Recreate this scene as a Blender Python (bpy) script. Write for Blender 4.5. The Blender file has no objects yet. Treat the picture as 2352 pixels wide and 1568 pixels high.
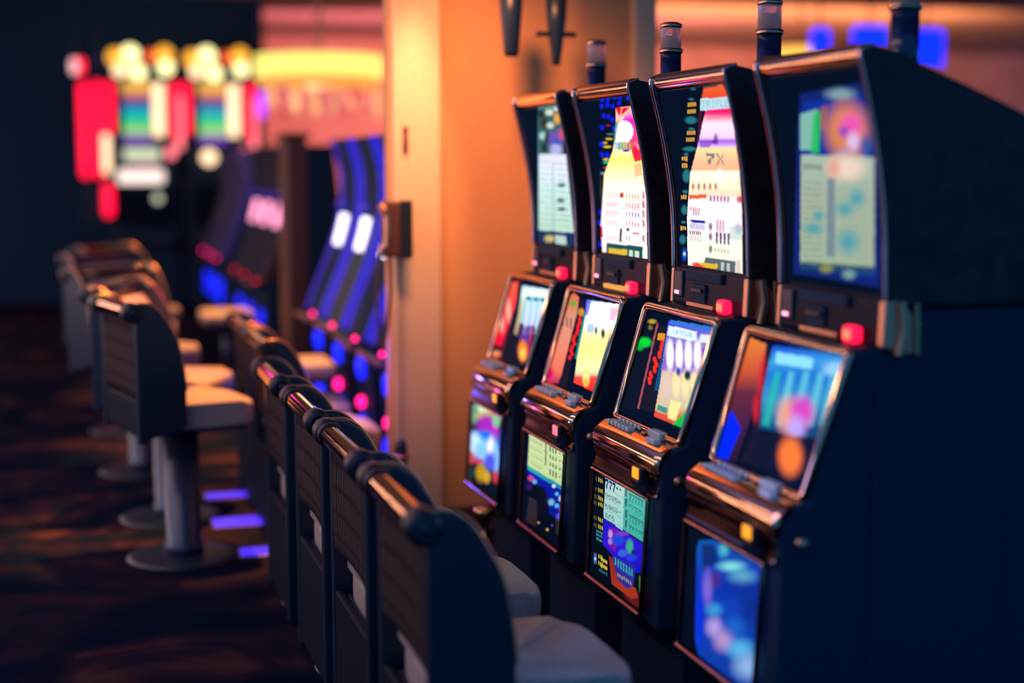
import bpy, bmesh, math, random
import numpy as np
from mathutils import Vector, Matrix
random.seed(7)
PI = math.pi
SC = bpy.context.scene
COL = SC.collection

# ------------------------------------------------------------------ camera, world, exposure, room lights
HC = 1.62
FPX = 3400.0
AL = math.atan(399 / FPX)
TH = math.atan(1036 / FPX * math.cos(AL))
cam = bpy.data.cameras.new('camera')
cam_o = bpy.data.objects.new('camera', cam)
COL.objects.link(cam_o)
cam.sensor_width = 36
cam.lens = FPX / 2352 * 36
cam.clip_start = 0.05
cam.clip_end = 100
cam_o.location = (0, 0, HC)
cam_o.rotation_euler = (PI / 2 - AL, 0, -TH)
cam.dof.use_dof = True
cam.dof.focus_distance = 4.45
cam.dof.aperture_fstop = cam.lens / 1000 / 0.068
cam.dof.aperture_blades = 0
SC.camera = cam_o
SC.view_settings.view_transform = 'Standard'
SC.view_settings.look = 'None'
SC.view_settings.gamma = 1
SC.view_settings.exposure = 0
SC.view_settings.use_curve_mapping = False

world = bpy.data.worlds.new('world')
world.use_nodes = True
SC.world = world
world.node_tree.nodes['Background'].inputs['Color'].default_value = (0.015, 0.092, 0.25, 1)
world.node_tree.nodes['Background'].inputs['Strength'].default_value = 2.6

def light(kind, name, loc, aim, energy, color, size=0.2, size_y=None, spot=None, blend=0.5):
    l = bpy.data.lights.new(name, kind)
    l.energy = energy
    l.color = color
    if kind == 'AREA':
        l.size = size
        if size_y:
            l.shape = 'RECTANGLE'
            l.size_y = size_y
    else:
        l.shadow_soft_size = size
    if kind == 'SPOT':
        l.spot_size = math.radians(spot)
        l.spot_blend = blend
    o = bpy.data.objects.new(name, l)
    COL.objects.link(o)
    o.location = loc
    d = Vector(aim) - Vector(loc)
    o.rotation_euler = d.to_track_quat('-Z', 'Y').to_euler()
    return o

WARM = (1.0, 0.50, 0.20)
# downlights over the orange wall and its pilaster
light('SPOT', 'wall_downlight', (1.42, 5.80, 3.05), (1.43, 6.20, 1.72), 250, (1.0, 0.52, 0.32), 0.04, spot=22, blend=1.0)
light('SPOT', 'wall_wash', (1.25, 4.95, 2.9), (1.75, 6.25, 1.72), 235, (1.0, 0.37, 0.15), 0.15, spot=56, blend=1.0)
# downlights over the stools on the left
light('SPOT', 'aisle_downlight', (0.65, 6.6, 3.4), (0.55, 6.65, 0.5), 1450, (1.0, 0.33, 0.075), 0.08, spot=34, blend=0.5)
light('SPOT', 'aisle_downlight', (1.05, 8.7, 3.4), (1.0, 8.6, 0.5), 1300, (1.0, 0.36, 0.10), 0.08, spot=40, blend=0.7)
light('SPOT', 'aisle_downlight', (0.9, 10.9, 3.4), (0.9, 10.9, 0.5), 1300, (1.0, 0.36, 0.10), 0.08, spot=36, blend=0.7)
# unseen warm strip lights added on the left for highlights in chrome
light('AREA', 'added_highlight_strip', (-2.3, 9.5, 2.35), (1.0, 9.5, 1.0), 80, (1.0, 0.58, 0.40), 13.5, 0.05)
light('AREA', 'added_highlight_strip', (-1.4, 5.5, 3.3), (0.9, 5.5, 0.9), 40, (1.0, 0.62, 0.34), 8.0, 0.06)
light('AREA', 'added_left_streak_light', (-3.3, 11.5, 1.30), (1.0, 11.5, 1.1), 115, (1.0, 0.60, 0.46), 12.5, 0.07)  # unseen light added for streaks on left-facing chrome
light('AREA', 'added_blue_fill', (-1.5, 5.5, 3.62), (-1.5, 5.5, 0), 55, (0.10, 0.22, 1.0), 4.0, 9.0)  # unseen blue light added to lift the floor and the blacks
light('POINT', 'screen_glow', (1.34, 3.0, 0.95), (1, 3, 0), 1.3, (0.42, 0.36, 1.0), 0.08)
# coloured casino glow
light('POINT', 'blue_glow', (1.22, 6.75, 0.75), (1, 6, 0), 7, (0.10, 0.10, 1.0), 0.05)
light('POINT', 'magenta_glow', (0.50, 6.95, 1.22), (1, 6, 0), 2.6, (1.0, 0.04, 0.45), 0.07)
light('AREA', 'pink_cove', (5.5, 19.5, 2.9), (6.5, 24, 3.4), 300, (1.0, 0.22, 0.25), 7.0, 0.5)
light('AREA', 'orange_cove', (9.0, 17.5, 2.8), (9.5, 24, 3.2), 650, (1.0, 0.34, 0.12), 6.0, 0.5)

# ------------------------------------------------------------------ photo measurement -> place
SA, CA, ST, CT = math.sin(AL), math.cos(AL), math.sin(TH), math.cos(TH)
FW = np.array([ST * CA, CT * CA, -SA]); RT = np.array([CT, -ST, 0.0]); UP = np.cross(RT, FW)
CP = np.array([0, 0, HC])
def proj(P):
    d = np.asarray(P, float) - CP
    z = d @ FW
    return 1176 + FPX * (d @ RT) / z, 784 - FPX * (d @ UP) / z
def at_y(x, y, Y):
    d = FW + RT * (x - 1176) / FPX - UP * (y - 784) / FPX
    return CP + d * Y / d[1]
def at_x(x, y, X):
    d = FW + RT * (x - 1176) / FPX - UP * (y - 784) / FPX
    return CP + d * X / d[0]
def lin(c):
    c = np.asarray(c, float) / 255.0
    return np.where(c <= 0.04045, c / 12.92, ((c + 0.055) / 1.055) ** 2.4)

# ------------------------------------------------------------------ materials
def mat(name, color, rough=0.5, metal=0.0, emit=None, es=1.0, spec=0.5):
    m = bpy.data.materials.new(name)
    m.use_nodes = True
    b = m.node_tree.nodes['Principled BSDF']
    b.inputs['Base Color'].default_value = (*color, 1)
    b.inputs['Roughness'].default_value = rough
    b.inputs['Metallic'].default_value = metal
    b.inputs['Specular IOR Level'].default_value = spec
    if emit is not None:
        b.inputs['Emission Color'].default_value = (*emit, 1)
        b.inputs['Emission Strength'].default_value = es
    return m
def nodes(m):
    return m.node_tree.nodes, m.node_tree.links, m.node_tree.nodes['Principled BSDF']
def noise_col(m, c1, c2, scale, p1=0.4, p2=0.6, detail=4, bump=0.0, dist=0.0):
    n, l, b = nodes(m)
    tc = n.new('ShaderNodeTexCoord')
    t = n.new('ShaderNodeTexNoise')
    t.inputs['Scale'].default_value = scale
    t.inputs['Detail'].default_value = detail
    t.inputs['Distortion'].default_value = dist
    l.new(tc.outputs['Object'], t.inputs['Vector'])
    r = n.new('ShaderNodeValToRGB')
    r.color_ramp.elements[0].position = p1
    r.color_ramp.elements[0].color = (*c1, 1)
    r.color_ramp.elements[1].position = p2
    r.color_ramp.elements[1].color = (*c2, 1)
    l.new(t.outputs['Fac'], r.inputs['Fac'])
    l.new(r.outputs['Color'], b.inputs['Base Color'])
    if bump:
        bp = n.new('ShaderNodeBump')
        bp.inputs['Strength'].default_value = bump
        bp.inputs['Distance'].default_value = 0.002
        l.new(t.outputs['Fac'], bp.inputs['Height'])
        l.new(bp.outputs['Normal'], b.inputs['Normal'])
    return m
M = {}
M['black'] = mat('black_plastic', (0.007, 0.018, 0.036), 0.38)
M['matte'] = mat('matte_black_laminate', (0.012, 0.032, 0.065), 0.7, spec=0.15)
M['burl'] = noise_col(mat('dark_burl_laminate', (0.02, 0.01, 0.01), 0.5, spec=0.35), (0.006, 0.006, 0.012), (0.055, 0.018, 0.014), 14, 0.42, 0.72, 6, dist=1.5)
M['rose'] = mat('rose_chrome', (0.9, 0.46, 0.40), 0.16, 1.0)
M['gold'] = mat('bronze_chrome', (0.66, 0.37, 0.22), 0.09, 1.0)
M['dchrome'] = mat('dark_chrome', (0.30, 0.17, 0.13), 0.12, 1.0)
M['bronze'] = mat('satin_bronze', (0.72, 0.36, 0.20), 0.38, 1.0)
M['glass_black'] = mat('black_gloss_glass', (0.004, 0.012, 0.026), 0.3, spec=0.04)
M['button'] = mat('grey_button_plastic', (0.42, 0.56, 0.60), 0.25)
M['shell'] = mat('black_chair_shell', (0.003, 0.008, 0.018), 0.6, spec=0.1)
M['rubber'] = mat('black_rubber', (0.010, 0.011, 0.016), 0.45)
M['vinyl'] = noise_col(mat('cream_vinyl', (0.6, 0.48, 0.36), 0.42), (0.36, 0.29, 0.24), (0.41, 0.33, 0.28), 60, bump=0.25)
M['wall'] = noise_col(mat('orange_wall_paint', (0.7, 0.3, 0.1), 0.7), (0.72, 0.33, 0.12), (0.76, 0.36, 0.13), 90, bump=0.12)
M['pilaster'] = noise_col(mat('cream_pilaster_paint', (0.8, 0.55, 0.3), 0.6), (0.80, 0.50, 0.27), (0.84, 0.55, 0.30), 40, bump=0.06)
M['salmon'] = noise_col(mat('salmon_wall_paint', (0.5, 0.3, 0.3), 0.8), (0.42, 0.26, 0.27), (0.5, 0.32, 0.32), 2)
M['ceiling'] = noise_col(mat('ceiling_paint', (0.3, 0.25, 0.25), 0.8), (0.26, 0.2, 0.2), (0.3, 0.24, 0.24), 3)
M['steel'] = mat('brushed_steel', (0.45, 0.4, 0.4), 0.35, 1.0)
M['unlit_wall'] = mat('unlit_navy_wall', (0.015, 0.040, 0.085), 0.9, spec=0.0)
M['brown'] = mat('brown_laminate', (0.10, 0.035, 0.022), 0.6)
M['plate'] = mat('brown_switch_plate', (0.12, 0.04, 0.02), 0.5)

def emis(name, c, s=1.0, base=(0.02, 0.02, 0.02)):
    return mat(name, base, 0.4, 0, tuple(float(v) for v in lin(c)), s)
M['e_red'] = emis('red_lamp', (255, 15, 60), 2.2)
M['e_redin'] = emis('orange_lamp_core', (255, 110, 80), 2.0)
M['e_orange'] = emis('orange_slot_light', (255, 160, 25), 1.4)
M['e_pinklight'] = emis('pink_slot_light', (255, 110, 130), 1.6)
M['e_blue'] = emis('blue_led', (10, 30, 255), 2.2)
M['e_bluestrip'] = emis('blue_led_strip', (52, 36, 190), 1.0)
M['e_bluedeep'] = emis('deep_blue_led_strip', (20, 30, 210), 1.0)
M['e_violetdim'] = emis('dim_violet_strip', (42, 30, 100), 0.7)
M['e_white'] = emis('white_display', (240, 225, 255), 3.0)
M['e_pinkwhite'] = emis('pink_white_display', (255, 150, 190), 2.5)
M['e_pink'] = emis('magenta_lamp', (255, 20, 120), 4.5)
M['e_yellow'] = emis('yellow_drum_fabric', (255, 240, 120), 1.25)
M['e_amber'] = emis('amber_diffuser', (250, 165, 70), 1.0)
M['e_floor'] = emis('violet_floor_glow', (62, 36, 235), 1.5)
M['e_bowl'] = emis('amber_bowl_glass', (255, 190, 80), 1.6)
M['e_bluesign'] = emis('blue_lit_panel', (5, 35, 255), 2.4)

# plaid fabric for chair backs
def plaid():
    m = mat('plaid_chair_fabric', (0.05, 0.05, 0.05), 0.9, spec=0.05)
    n, l, b = nodes(m)
    tc = n.new('ShaderNodeTexCoord')
    sep = n.new('ShaderNodeSeparateXYZ')
    l.new(tc.outputs['Object'], sep.inputs[0])
    outs = []
    for ax, sc, ph in (('Y', 11.0, 0.0), ('Z', 14.0, 0.2), ('Y', 34.0, 0.3)):
        mu = n.new('ShaderNodeMath'); mu.operation = 'MULTIPLY_ADD'
        mu.inputs[1].default_value = sc; mu.inputs[2].default_value = ph
        l.new(sep.outputs[ax], mu.inputs[0])
        fr = n.new('ShaderNodeMath'); fr.operation = 'FRACT'
        l.new(mu.outputs[0], fr.inputs[0])
        lt = n.new('ShaderNodeMath'); lt.operation = 'LESS_THAN'
        lt.inputs[1].default_value = 0.2 if sc < 30 else 0.35
        l.new(fr.outputs[0], lt.inputs[0])
        outs.append(lt)
    mx = n.new('ShaderNodeMath'); mx.operation = 'MAXIMUM'
    l.new(outs[0].outputs[0], mx.inputs[0]); l.new(outs[1].outputs[0], mx.inputs[1])
    c1 = n.new('ShaderNodeMix'); c1.data_type = 'RGBA'
    c1.inputs[6].default_value = (0.026, 0.025, 0.028, 1); c1.inputs[7].default_value = (0.075, 0.056, 0.048, 1)
    l.new(outs[2].outputs[0], c1.inputs[0])
    c2 = n.new('ShaderNodeMix'); c2.data_type = 'RGBA'
    c2.inputs[7].default_value = (0.032, 0.016, 0.018, 1)
    l.new(mx.outputs[0], c2.inputs[0]); l.new(c1.outputs[2], c2.inputs[6])
    l.new(c2.outputs[2], b.inputs['Base Color'])
    return m
M['plaid'] = plaid()

def carpet():
    m = mat('patterned_casino_carpet', (0.02, 0.02, 0.03), 1.0, spec=0.0)
    n, l, b = nodes(m)
    tc = n.new('ShaderNodeTexCoord')
    t = n.new('ShaderNodeTexNoise'); t.inputs['Scale'].default_value = 1.7; t.inputs['Detail'].default_value = 3
    t.inputs['Distortion'].default_value = 1.2
    l.new(tc.outputs['Object'], t.inputs['Vector'])
    v = n.new('ShaderNodeTexVoronoi'); v.feature = 'DISTANCE_TO_EDGE'; v.inputs['Scale'].default_value = 2.1
    l.new(tc.outputs['Object'], v.inputs['Vector'])
    w = n.new('ShaderNodeTexWave'); w.wave_type = 'RINGS'; w.inputs['Scale'].default_value = 0.9
    w.inputs['Distortion'].default_value = 7; w.inputs['Detail'].default_value = 2
    l.new(tc.outputs['Object'], w.inputs['Vector'])
    r = n.new('ShaderNodeValToRGB')
    e = r.color_ramp.elements
    e[0].position = 0.42; e[0].color = (0.004, 0.009, 0.022, 1)
    e[1].position = 0.62; e[1].color = (0.020, 0.012, 0.023, 1)
    k = e.new(0.52); k.color = (0.010, 0.011, 0.022, 1)
    k = e.new(0.75); k.color = (0.055, 0.026, 0.028, 1)
    a = n.new('ShaderNodeMath'); a.operation = 'MULTIPLY_ADD'; a.inputs[1].default_value = 0.12
    l.new(w.outputs['Fac'], a.inputs[0]); l.new(t.outputs['Fac'], a.inputs[2])
    s = n.new('ShaderNodeMath'); s.operation = 'SUBTRACT'; s.inputs[1].default_value = 0.02
    l.new(a.outputs[0], s.inputs[0])
    l.new(s.outputs[0], r.inputs['Fac'])
    l.new(r.outputs['Color'], b.inputs['Base Color'])
    return m
M['carpet'] = carpet()

def screen_mat():
    m = mat('lit_display', (0.004, 0.012, 0.03), 0.5, spec=0.0)
    n, l, b = nodes(m)
    a = n.new('ShaderNodeAttribute'); a.attribute_name = 'display'; a.attribute_type = 'GEOMETRY'
    l.new(a.outputs['Color'], b.inputs['Emission Color'])
    b.inputs['Emission Strength'].default_value = 1.0
    return m
M['screen'] = screen_mat()

# ------------------------------------------------------------------ mesh helpers
class MB:
    def __init__(s):
        s.v = []; s.f = []; s.sm = []
    def add(s, v, f, smooth=False):
        o = len(s.v)
        s.v += [tuple(map(float, p)) for p in v]
        s.f += [tuple(i + o for i in q) for q in f]
        s.sm += [smooth] * len(f)
        return s
    def box(s, x0, x1, y0, y1, z0, z1):
        v = [(x0, y0, z0), (x1, y0, z0), (x1, y1, z0), (x0, y1, z0), (x0, y0, z1), (x1, y0, z1), (x1, y1, z1), (x0, y1, z1)]
        return s.add(v, [(3, 2, 1, 0), (4, 5, 6, 7), (0, 1, 5, 4), (1, 2, 6, 5), (2, 3, 7, 6), (3, 0, 4, 7)])
    def prism_y(s, prof, y0, y1):          # profile in X,Z extruded along Y
        n = len(prof)
        v = [(x, y0, z) for x, z in prof] + [(x, y1, z) for x, z in prof]
        return s.add(v, [tuple(range(n)), tuple(range(2 * n - 1, n - 1, -1))] + [(i, i + n, (i + 1) % n + n, (i + 1) % n) for i in range(n)])
    def tube(s, pts, r, seg=12, closed=False, caps=True):
        P = [Vector(p) for p in pts]
        n = len(P)
        rs = r if isinstance(r, (list, tuple)) else [r] * n
        v = []
        prev = None
        for i, p in enumerate(P):
            if closed:
                t = (P[(i + 1) % n] - P[i - 1])
            else:
                t = P[min(i + 1, n - 1)] - P[max(i - 1, 0)]
            t.normalize()
            if prev is None:
                a = t.orthogonal().normalized()
            else:
                a = prev - t * prev.dot(t)
                a = a.normalized() if a.length > 1e-6 else t.orthogonal().normalized()
            prev = a
            b = t.cross(a)
            for k in range(seg):
                w = 2 * PI * k / seg
                v.append(p + (a * math.cos(w) + b * math.sin(w)) * rs[i])
        f = []
        m = n if closed else n - 1
        for i in range(m):
            for k in range(seg):
                j = (i + 1) % n
                f.append((i * seg + k, i * seg + (k + 1) % seg, j * seg + (k + 1) % seg, j * seg + k))
        s.add(v, f, True)
        if caps and not closed:
            s.add(v[:seg], [tuple(range(seg - 1, -1, -1))])
            s.add(v[-seg:], [tuple(range(seg))])
        return s
    def lathe(s, prof, c=(0, 0, 0), seg=24, axis='Z'):      # prof: (radius, along)
        v = []
        for r, h in prof:
            for k in range(seg):
                w = 2 * PI * k / seg
                a, b = r * math.cos(w), r * math.sin(w)
                p = (a, b, h) if axis == 'Z' else ((a, h, b) if axis == 'Y' else (h, a, b))
                v.append((p[0] + c[0], p[1] + c[1], p[2] + c[2]))
        f = []
        for i in range(len(prof) - 1):
            for k in range(seg):
                f.append((i * seg + k, i * seg + (k + 1) % seg, (i + 1) * seg + (k + 1) % seg, (i + 1) * seg + k))
        s.add(v, f, True)
        return s
    def build(s, name, m, parent=None, bevel=0.0, seg=2):
        me = bpy.data.meshes.new(name)
        me.from_pydata(s.v, [], s.f)
        me.polygons.foreach_set('use_smooth', s.sm)
        me.materials.append(m)
        bm = bmesh.new(); bm.from_mesh(me)
        bmesh.ops.recalc_face_normals(bm, faces=bm.faces)
        bm.to_mesh(me); bm.free()
        o = bpy.data.objects.new(name, me)
        COL.objects.link(o)
        if parent is not None:
            o.parent = parent
        if bevel:
            b = o.modifiers.new('bevel', 'BEVEL')
            b.width = bevel; b.segments = seg; b.limit_method = 'ANGLE'; b.angle_limit = math.radians(35)
        return o
def tag(o, label=None, cat=None, group=None, kind=None):
    if label: o['label'] = label
    if cat: o['category'] = cat
    if group: o['group'] = group
    if kind: o['kind'] = kind
    return o
def empty(name, loc=(0, 0, 0), rz=0.0):
    o = bpy.data.objects.new(name, None)
    COL.objects.link(o)
    o.location = loc
    o.rotation_euler = (0, 0, rz)
    o.empty_display_size = 0.1
    return o
def copy_tree(o, parent=None):
    c = o.copy()
    COL.objects.link(c)
    c.parent = parent
    for ch in list(o.children):
        copy_tree(ch, c)
    return c
def struct(o):
    o['kind'] = 'structure'
    return o
def ccr(pts, n=6):                          # smooth curve through points
    P = [Vector(p) for p in pts]
    out = []
    for i in range(len(P) - 1):
        p0, p1, p2, p3 = P[max(i - 1, 0)], P[i], P[i + 1], P[min(i + 2, len(P) - 1)]
        for k in range(n):
            t = k / n
            out.append(0.5 * ((2 * p1) + (p2 - p0) * t + (2 * p0 - 5 * p1 + 4 * p2 - p3) * t * t + (3 * p1 - p0 - 3 * p2 + p3) * t ** 3))
    out.append(P[-1])
    return out

# ------------------------------------------------------------------ the setting
struct(MB().box(-9, 20, -4, 24.6, -0.1, 0).build('floor', M['carpet']))
struct(MB().box(-3.4, 20, 1.0, 24.6, 3.7, 3.8).build('ceiling', M['ceiling']))
struct(MB().box(-9, 20, 24.2, 24.5, 0, 3.7).build('wall_back', M['salmon']))
struct(MB().box(-9, 2.45, 18.7, 18.9, 0, 3.7).build('wall_far_left', M['unlit_wall']))  # dark wall added to stand in for the unlit far left
struct(MB().box(1.55, 2.53, 6.27, 6.35, 0, 3.7).build('wall_partition', M['wall']))
pil = MB().box(1.352, 1.56, 6.20, 6.36, 0, 3.7)
struct(pil.build('trim_1', M['pilaster'], bevel=0.01))
struct(MB().box(1.340, 1.36, 6.24, 6.34, 0, 3.7).box(1.545, 1.585, 6.235, 6.28, 0, 3.7).build('trim_2', M['wall'], bevel=0.006))
struct(MB().box(2.45, 2.56, 6.23, 6.58, 0, 3.7).build('trim_3', M['pilaster'], bevel=0.01))
struct(MB().box(1.585, 2.45, 6.255, 6.27, 0, 0.12).build('baseboard_partition', M['brown'], bevel=0.004))

# ------------------------------------------------------------------ painting lit display content
class Canvas:
    """A display surface: nu x nt cells; PX, PY hold where each cell was measured in the photograph."""
    def __init__(s, surf, nu, nt, y0):
        u = np.linspace(0, 1, nu); t = np.linspace(0, 1, nt)
        s.U, s.T = np.meshgrid(u, t)
        P = np.stack(surf(s.U, s.T), -1)          # machine-local points
        s.P = P
        W = P.copy(); W[..., 1] += y0
        s.PX, s.PY = proj(W)
        s.nu, s.nt = nu, nt
        s.img = np.zeros((nt, nu, 3)); s.img[:] = lin((6, 22, 44)) * 0.3
    def _put(s, m, col, a=1.0, k=1.0):
        c = lin(col) * k
        m = (m * a)[..., None]
        s.img = s.img * (1 - m) + c * m
    def inside(s, pts):
        x, y = s.PX, s.PY
        m = np.zeros(x.shape, bool)
        n = len(pts)
        for i in range(n):
            x0, y0 = pts[i]; x1, y1 = pts[(i + 1) % n]
            if y0 == y1: continue
            c = ((y0 > y) != (y1 > y)) & (x < (x1 - x0) * (y - y0) / (y1 - y0) + x0)
            m ^= c
        return m
    def poly(s, pts, col, a=1.0, k=1.0):
        s._put(s.inside(pts).astype(float), col, a, k)
    def grad(s, pts, stops, k=1.0, axis='y'):      # stops: [(coord, colour)]
        m = s.inside(pts)
        g = s.PY if axis == 'y' else s.PX
        xs = [q[0] for q in stops]
        cs = np.array([lin(q[1]) for q in stops])
        c = np.stack([np.interp(g, xs, cs[:, i]) for i in range(3)], -1) * k
        s.img = np.where(m[..., None], c, s.img)
    def ell(s, cx, cy, rx, ry, col, soft=0.15, a=1.0, k=1.0, clip=None):
        d = np.sqrt(((s.PX - cx) / rx) ** 2 + ((s.PY - cy) / ry) ** 2)
        m = np.clip((1 + soft - d) / (2 * soft + 1e-6), 0, 1)
        if clip: m = m * s.inside(clip)
        s._put(m, col, a, k)
    def marks(s, x0, y0, x1, y1, h, n, col, duty=0.6, a=1.0, k=1.0, seed=0, keep=1.0):
        """a row of n small upright marks from (x0,y0) to (x1,y1), h high"""
        t = (s.PX - x0) / (x1 - x0)
        yy = y0 + (y1 - y0) * t
        rng = np.random.RandomState(seed)
        kk = rng.rand(n + 1) < keep
        i = np.clip((t * n).astype(int), 0, n)
        m = (t >= 0) & (t < 1) & (np.abs(s.PY - yy) < h / 2) & ((t * n) % 1 < duty) & kk[i]
        s._put(m.astype(float), col, a, k)
    GL = {'7': ['11111', '11111', '00011', '00110', '01100', '01100', '01100'], 'T': ['11111', '00100', '00100', '00100', '00100', '00100', '00100'],
          'R': ['11110', '10001', '10001', '11110', '10100', '10010', '10001'], 'I': ['01110', '00100', '00100', '00100', '00100', '00100', '01110'],
          'P': ['11110', '10001', '10001', '11110', '10000', '10000', '10000'], 'L': ['10000'] * 6 + ['11111'],
          'E': ['11111', '10000', '10000', '11110', '10000', '10000', '11111'], 'X': ['10001', '01010', '01010', '00100', '01010', '01010', '10001'],
          '8': ['01110', '10001', '10001', '01110', '10001', '10001', '01110'], '-': ['00000', '00000', '00000', '01110', '00000', '00000', '00000'],
          '5': ['11111', '10000', '11110', '00001', '00001', '10001', '01110'], '0': ['01110', '10001', '10001', '10001', '10001', '10001', '01110'],
          '6': ['01110', '10000', '11110', '10001', '10001', '10001', '01110'], ' ': ['00000'] * 7}
    def text(s, st, x0, y0, x1, y1, h, col, a=1.0, k=1.0):
        t = (s.PX - x0) / (x1 - x0)
        yc = y0 + (y1 - y0) * t
        r = ((s.PY - yc) / h + 0.5) * 7
        q = t * len(st)
        m = np.zeros(t.shape)
        for i, ch in enumerate(st):
            g = np.array([[c == '1' for c in row] for row in s.GL[ch]])
            c = ((q - i) * 6).astype(int)
            ok = (q >= i) & (q < i + 1) & (c < 5) & (r >= 0) & (r < 7)
            m = np.where(ok, g[np.clip(r.astype(int), 0, 6), np.clip(c, 0, 4)], m)
        s._put(m.astype(float), col, a, k)
    def build(s, name, parent, gain=1.0):
        nu, nt = s.nu, s.nt
        me = bpy.data.meshes.new(name)
        n = nu * nt
        idx = np.arange(n).reshape(nt, nu)
        q = np.stack([idx[:-1, :-1], idx[1:, :-1], idx[1:, 1:], idx[:-1, 1:]], -1).reshape(-1, 4)
        me.from_pydata(s.P.reshape(-1, 3).tolist(), [], q.tolist())
        at = me.attributes.new('display', 'FLOAT_COLOR', 'POINT')
        c = np.ones((n, 4)); c[:, :3] = s.img.reshape(-1, 3) * gain
        at.data.foreach_set('color', c.ravel())
        me.polygons.foreach_set('use_smooth', [True] * len(q))
        me.materials.append(M['screen'])
        o = bpy.data.objects.new(name, me)
        COL.objects.link(o)
        o.parent = parent
        return o

# ------------------------------------------------------------------ slot machine profile (local x = 0 is the belly front, +y is the far end)
TOPPROF = [(0.189, 1.872), (0.205, 1.808), (0.225, 1.729), (0.242, 1.648), (0.255, 1.567), (0.264, 1.485), (0.268, 1.403), (0.270, 1.326)]
_tz = np.array([p[1] for p in TOPPROF][::-1]); _tx = np.array([p[0] for p in TOPPROF][::-1])
def surf_top(U, T):
    z = 1.842 - T * 0.51
    return np.interp(z, _tz, _tx) + 0.006, 0.240 - U * 0.480, z
def surf_main(U, T):
    z = 1.198 - T * 0.318
    return 0.178 - T * 0.092 + 0.006, 0.250 - U * (0.488 - 0.02 * T), z
def surf_belly(U, T):
    z = 0.712 - T * 0.312
    return 0.012 - T * 0.018 + 0.004 + 0 * U, 0.245 - U * 0.42, z
BIG = [(900, 0), (2352, 0), (2352, 1568), (900, 1568)]

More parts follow.
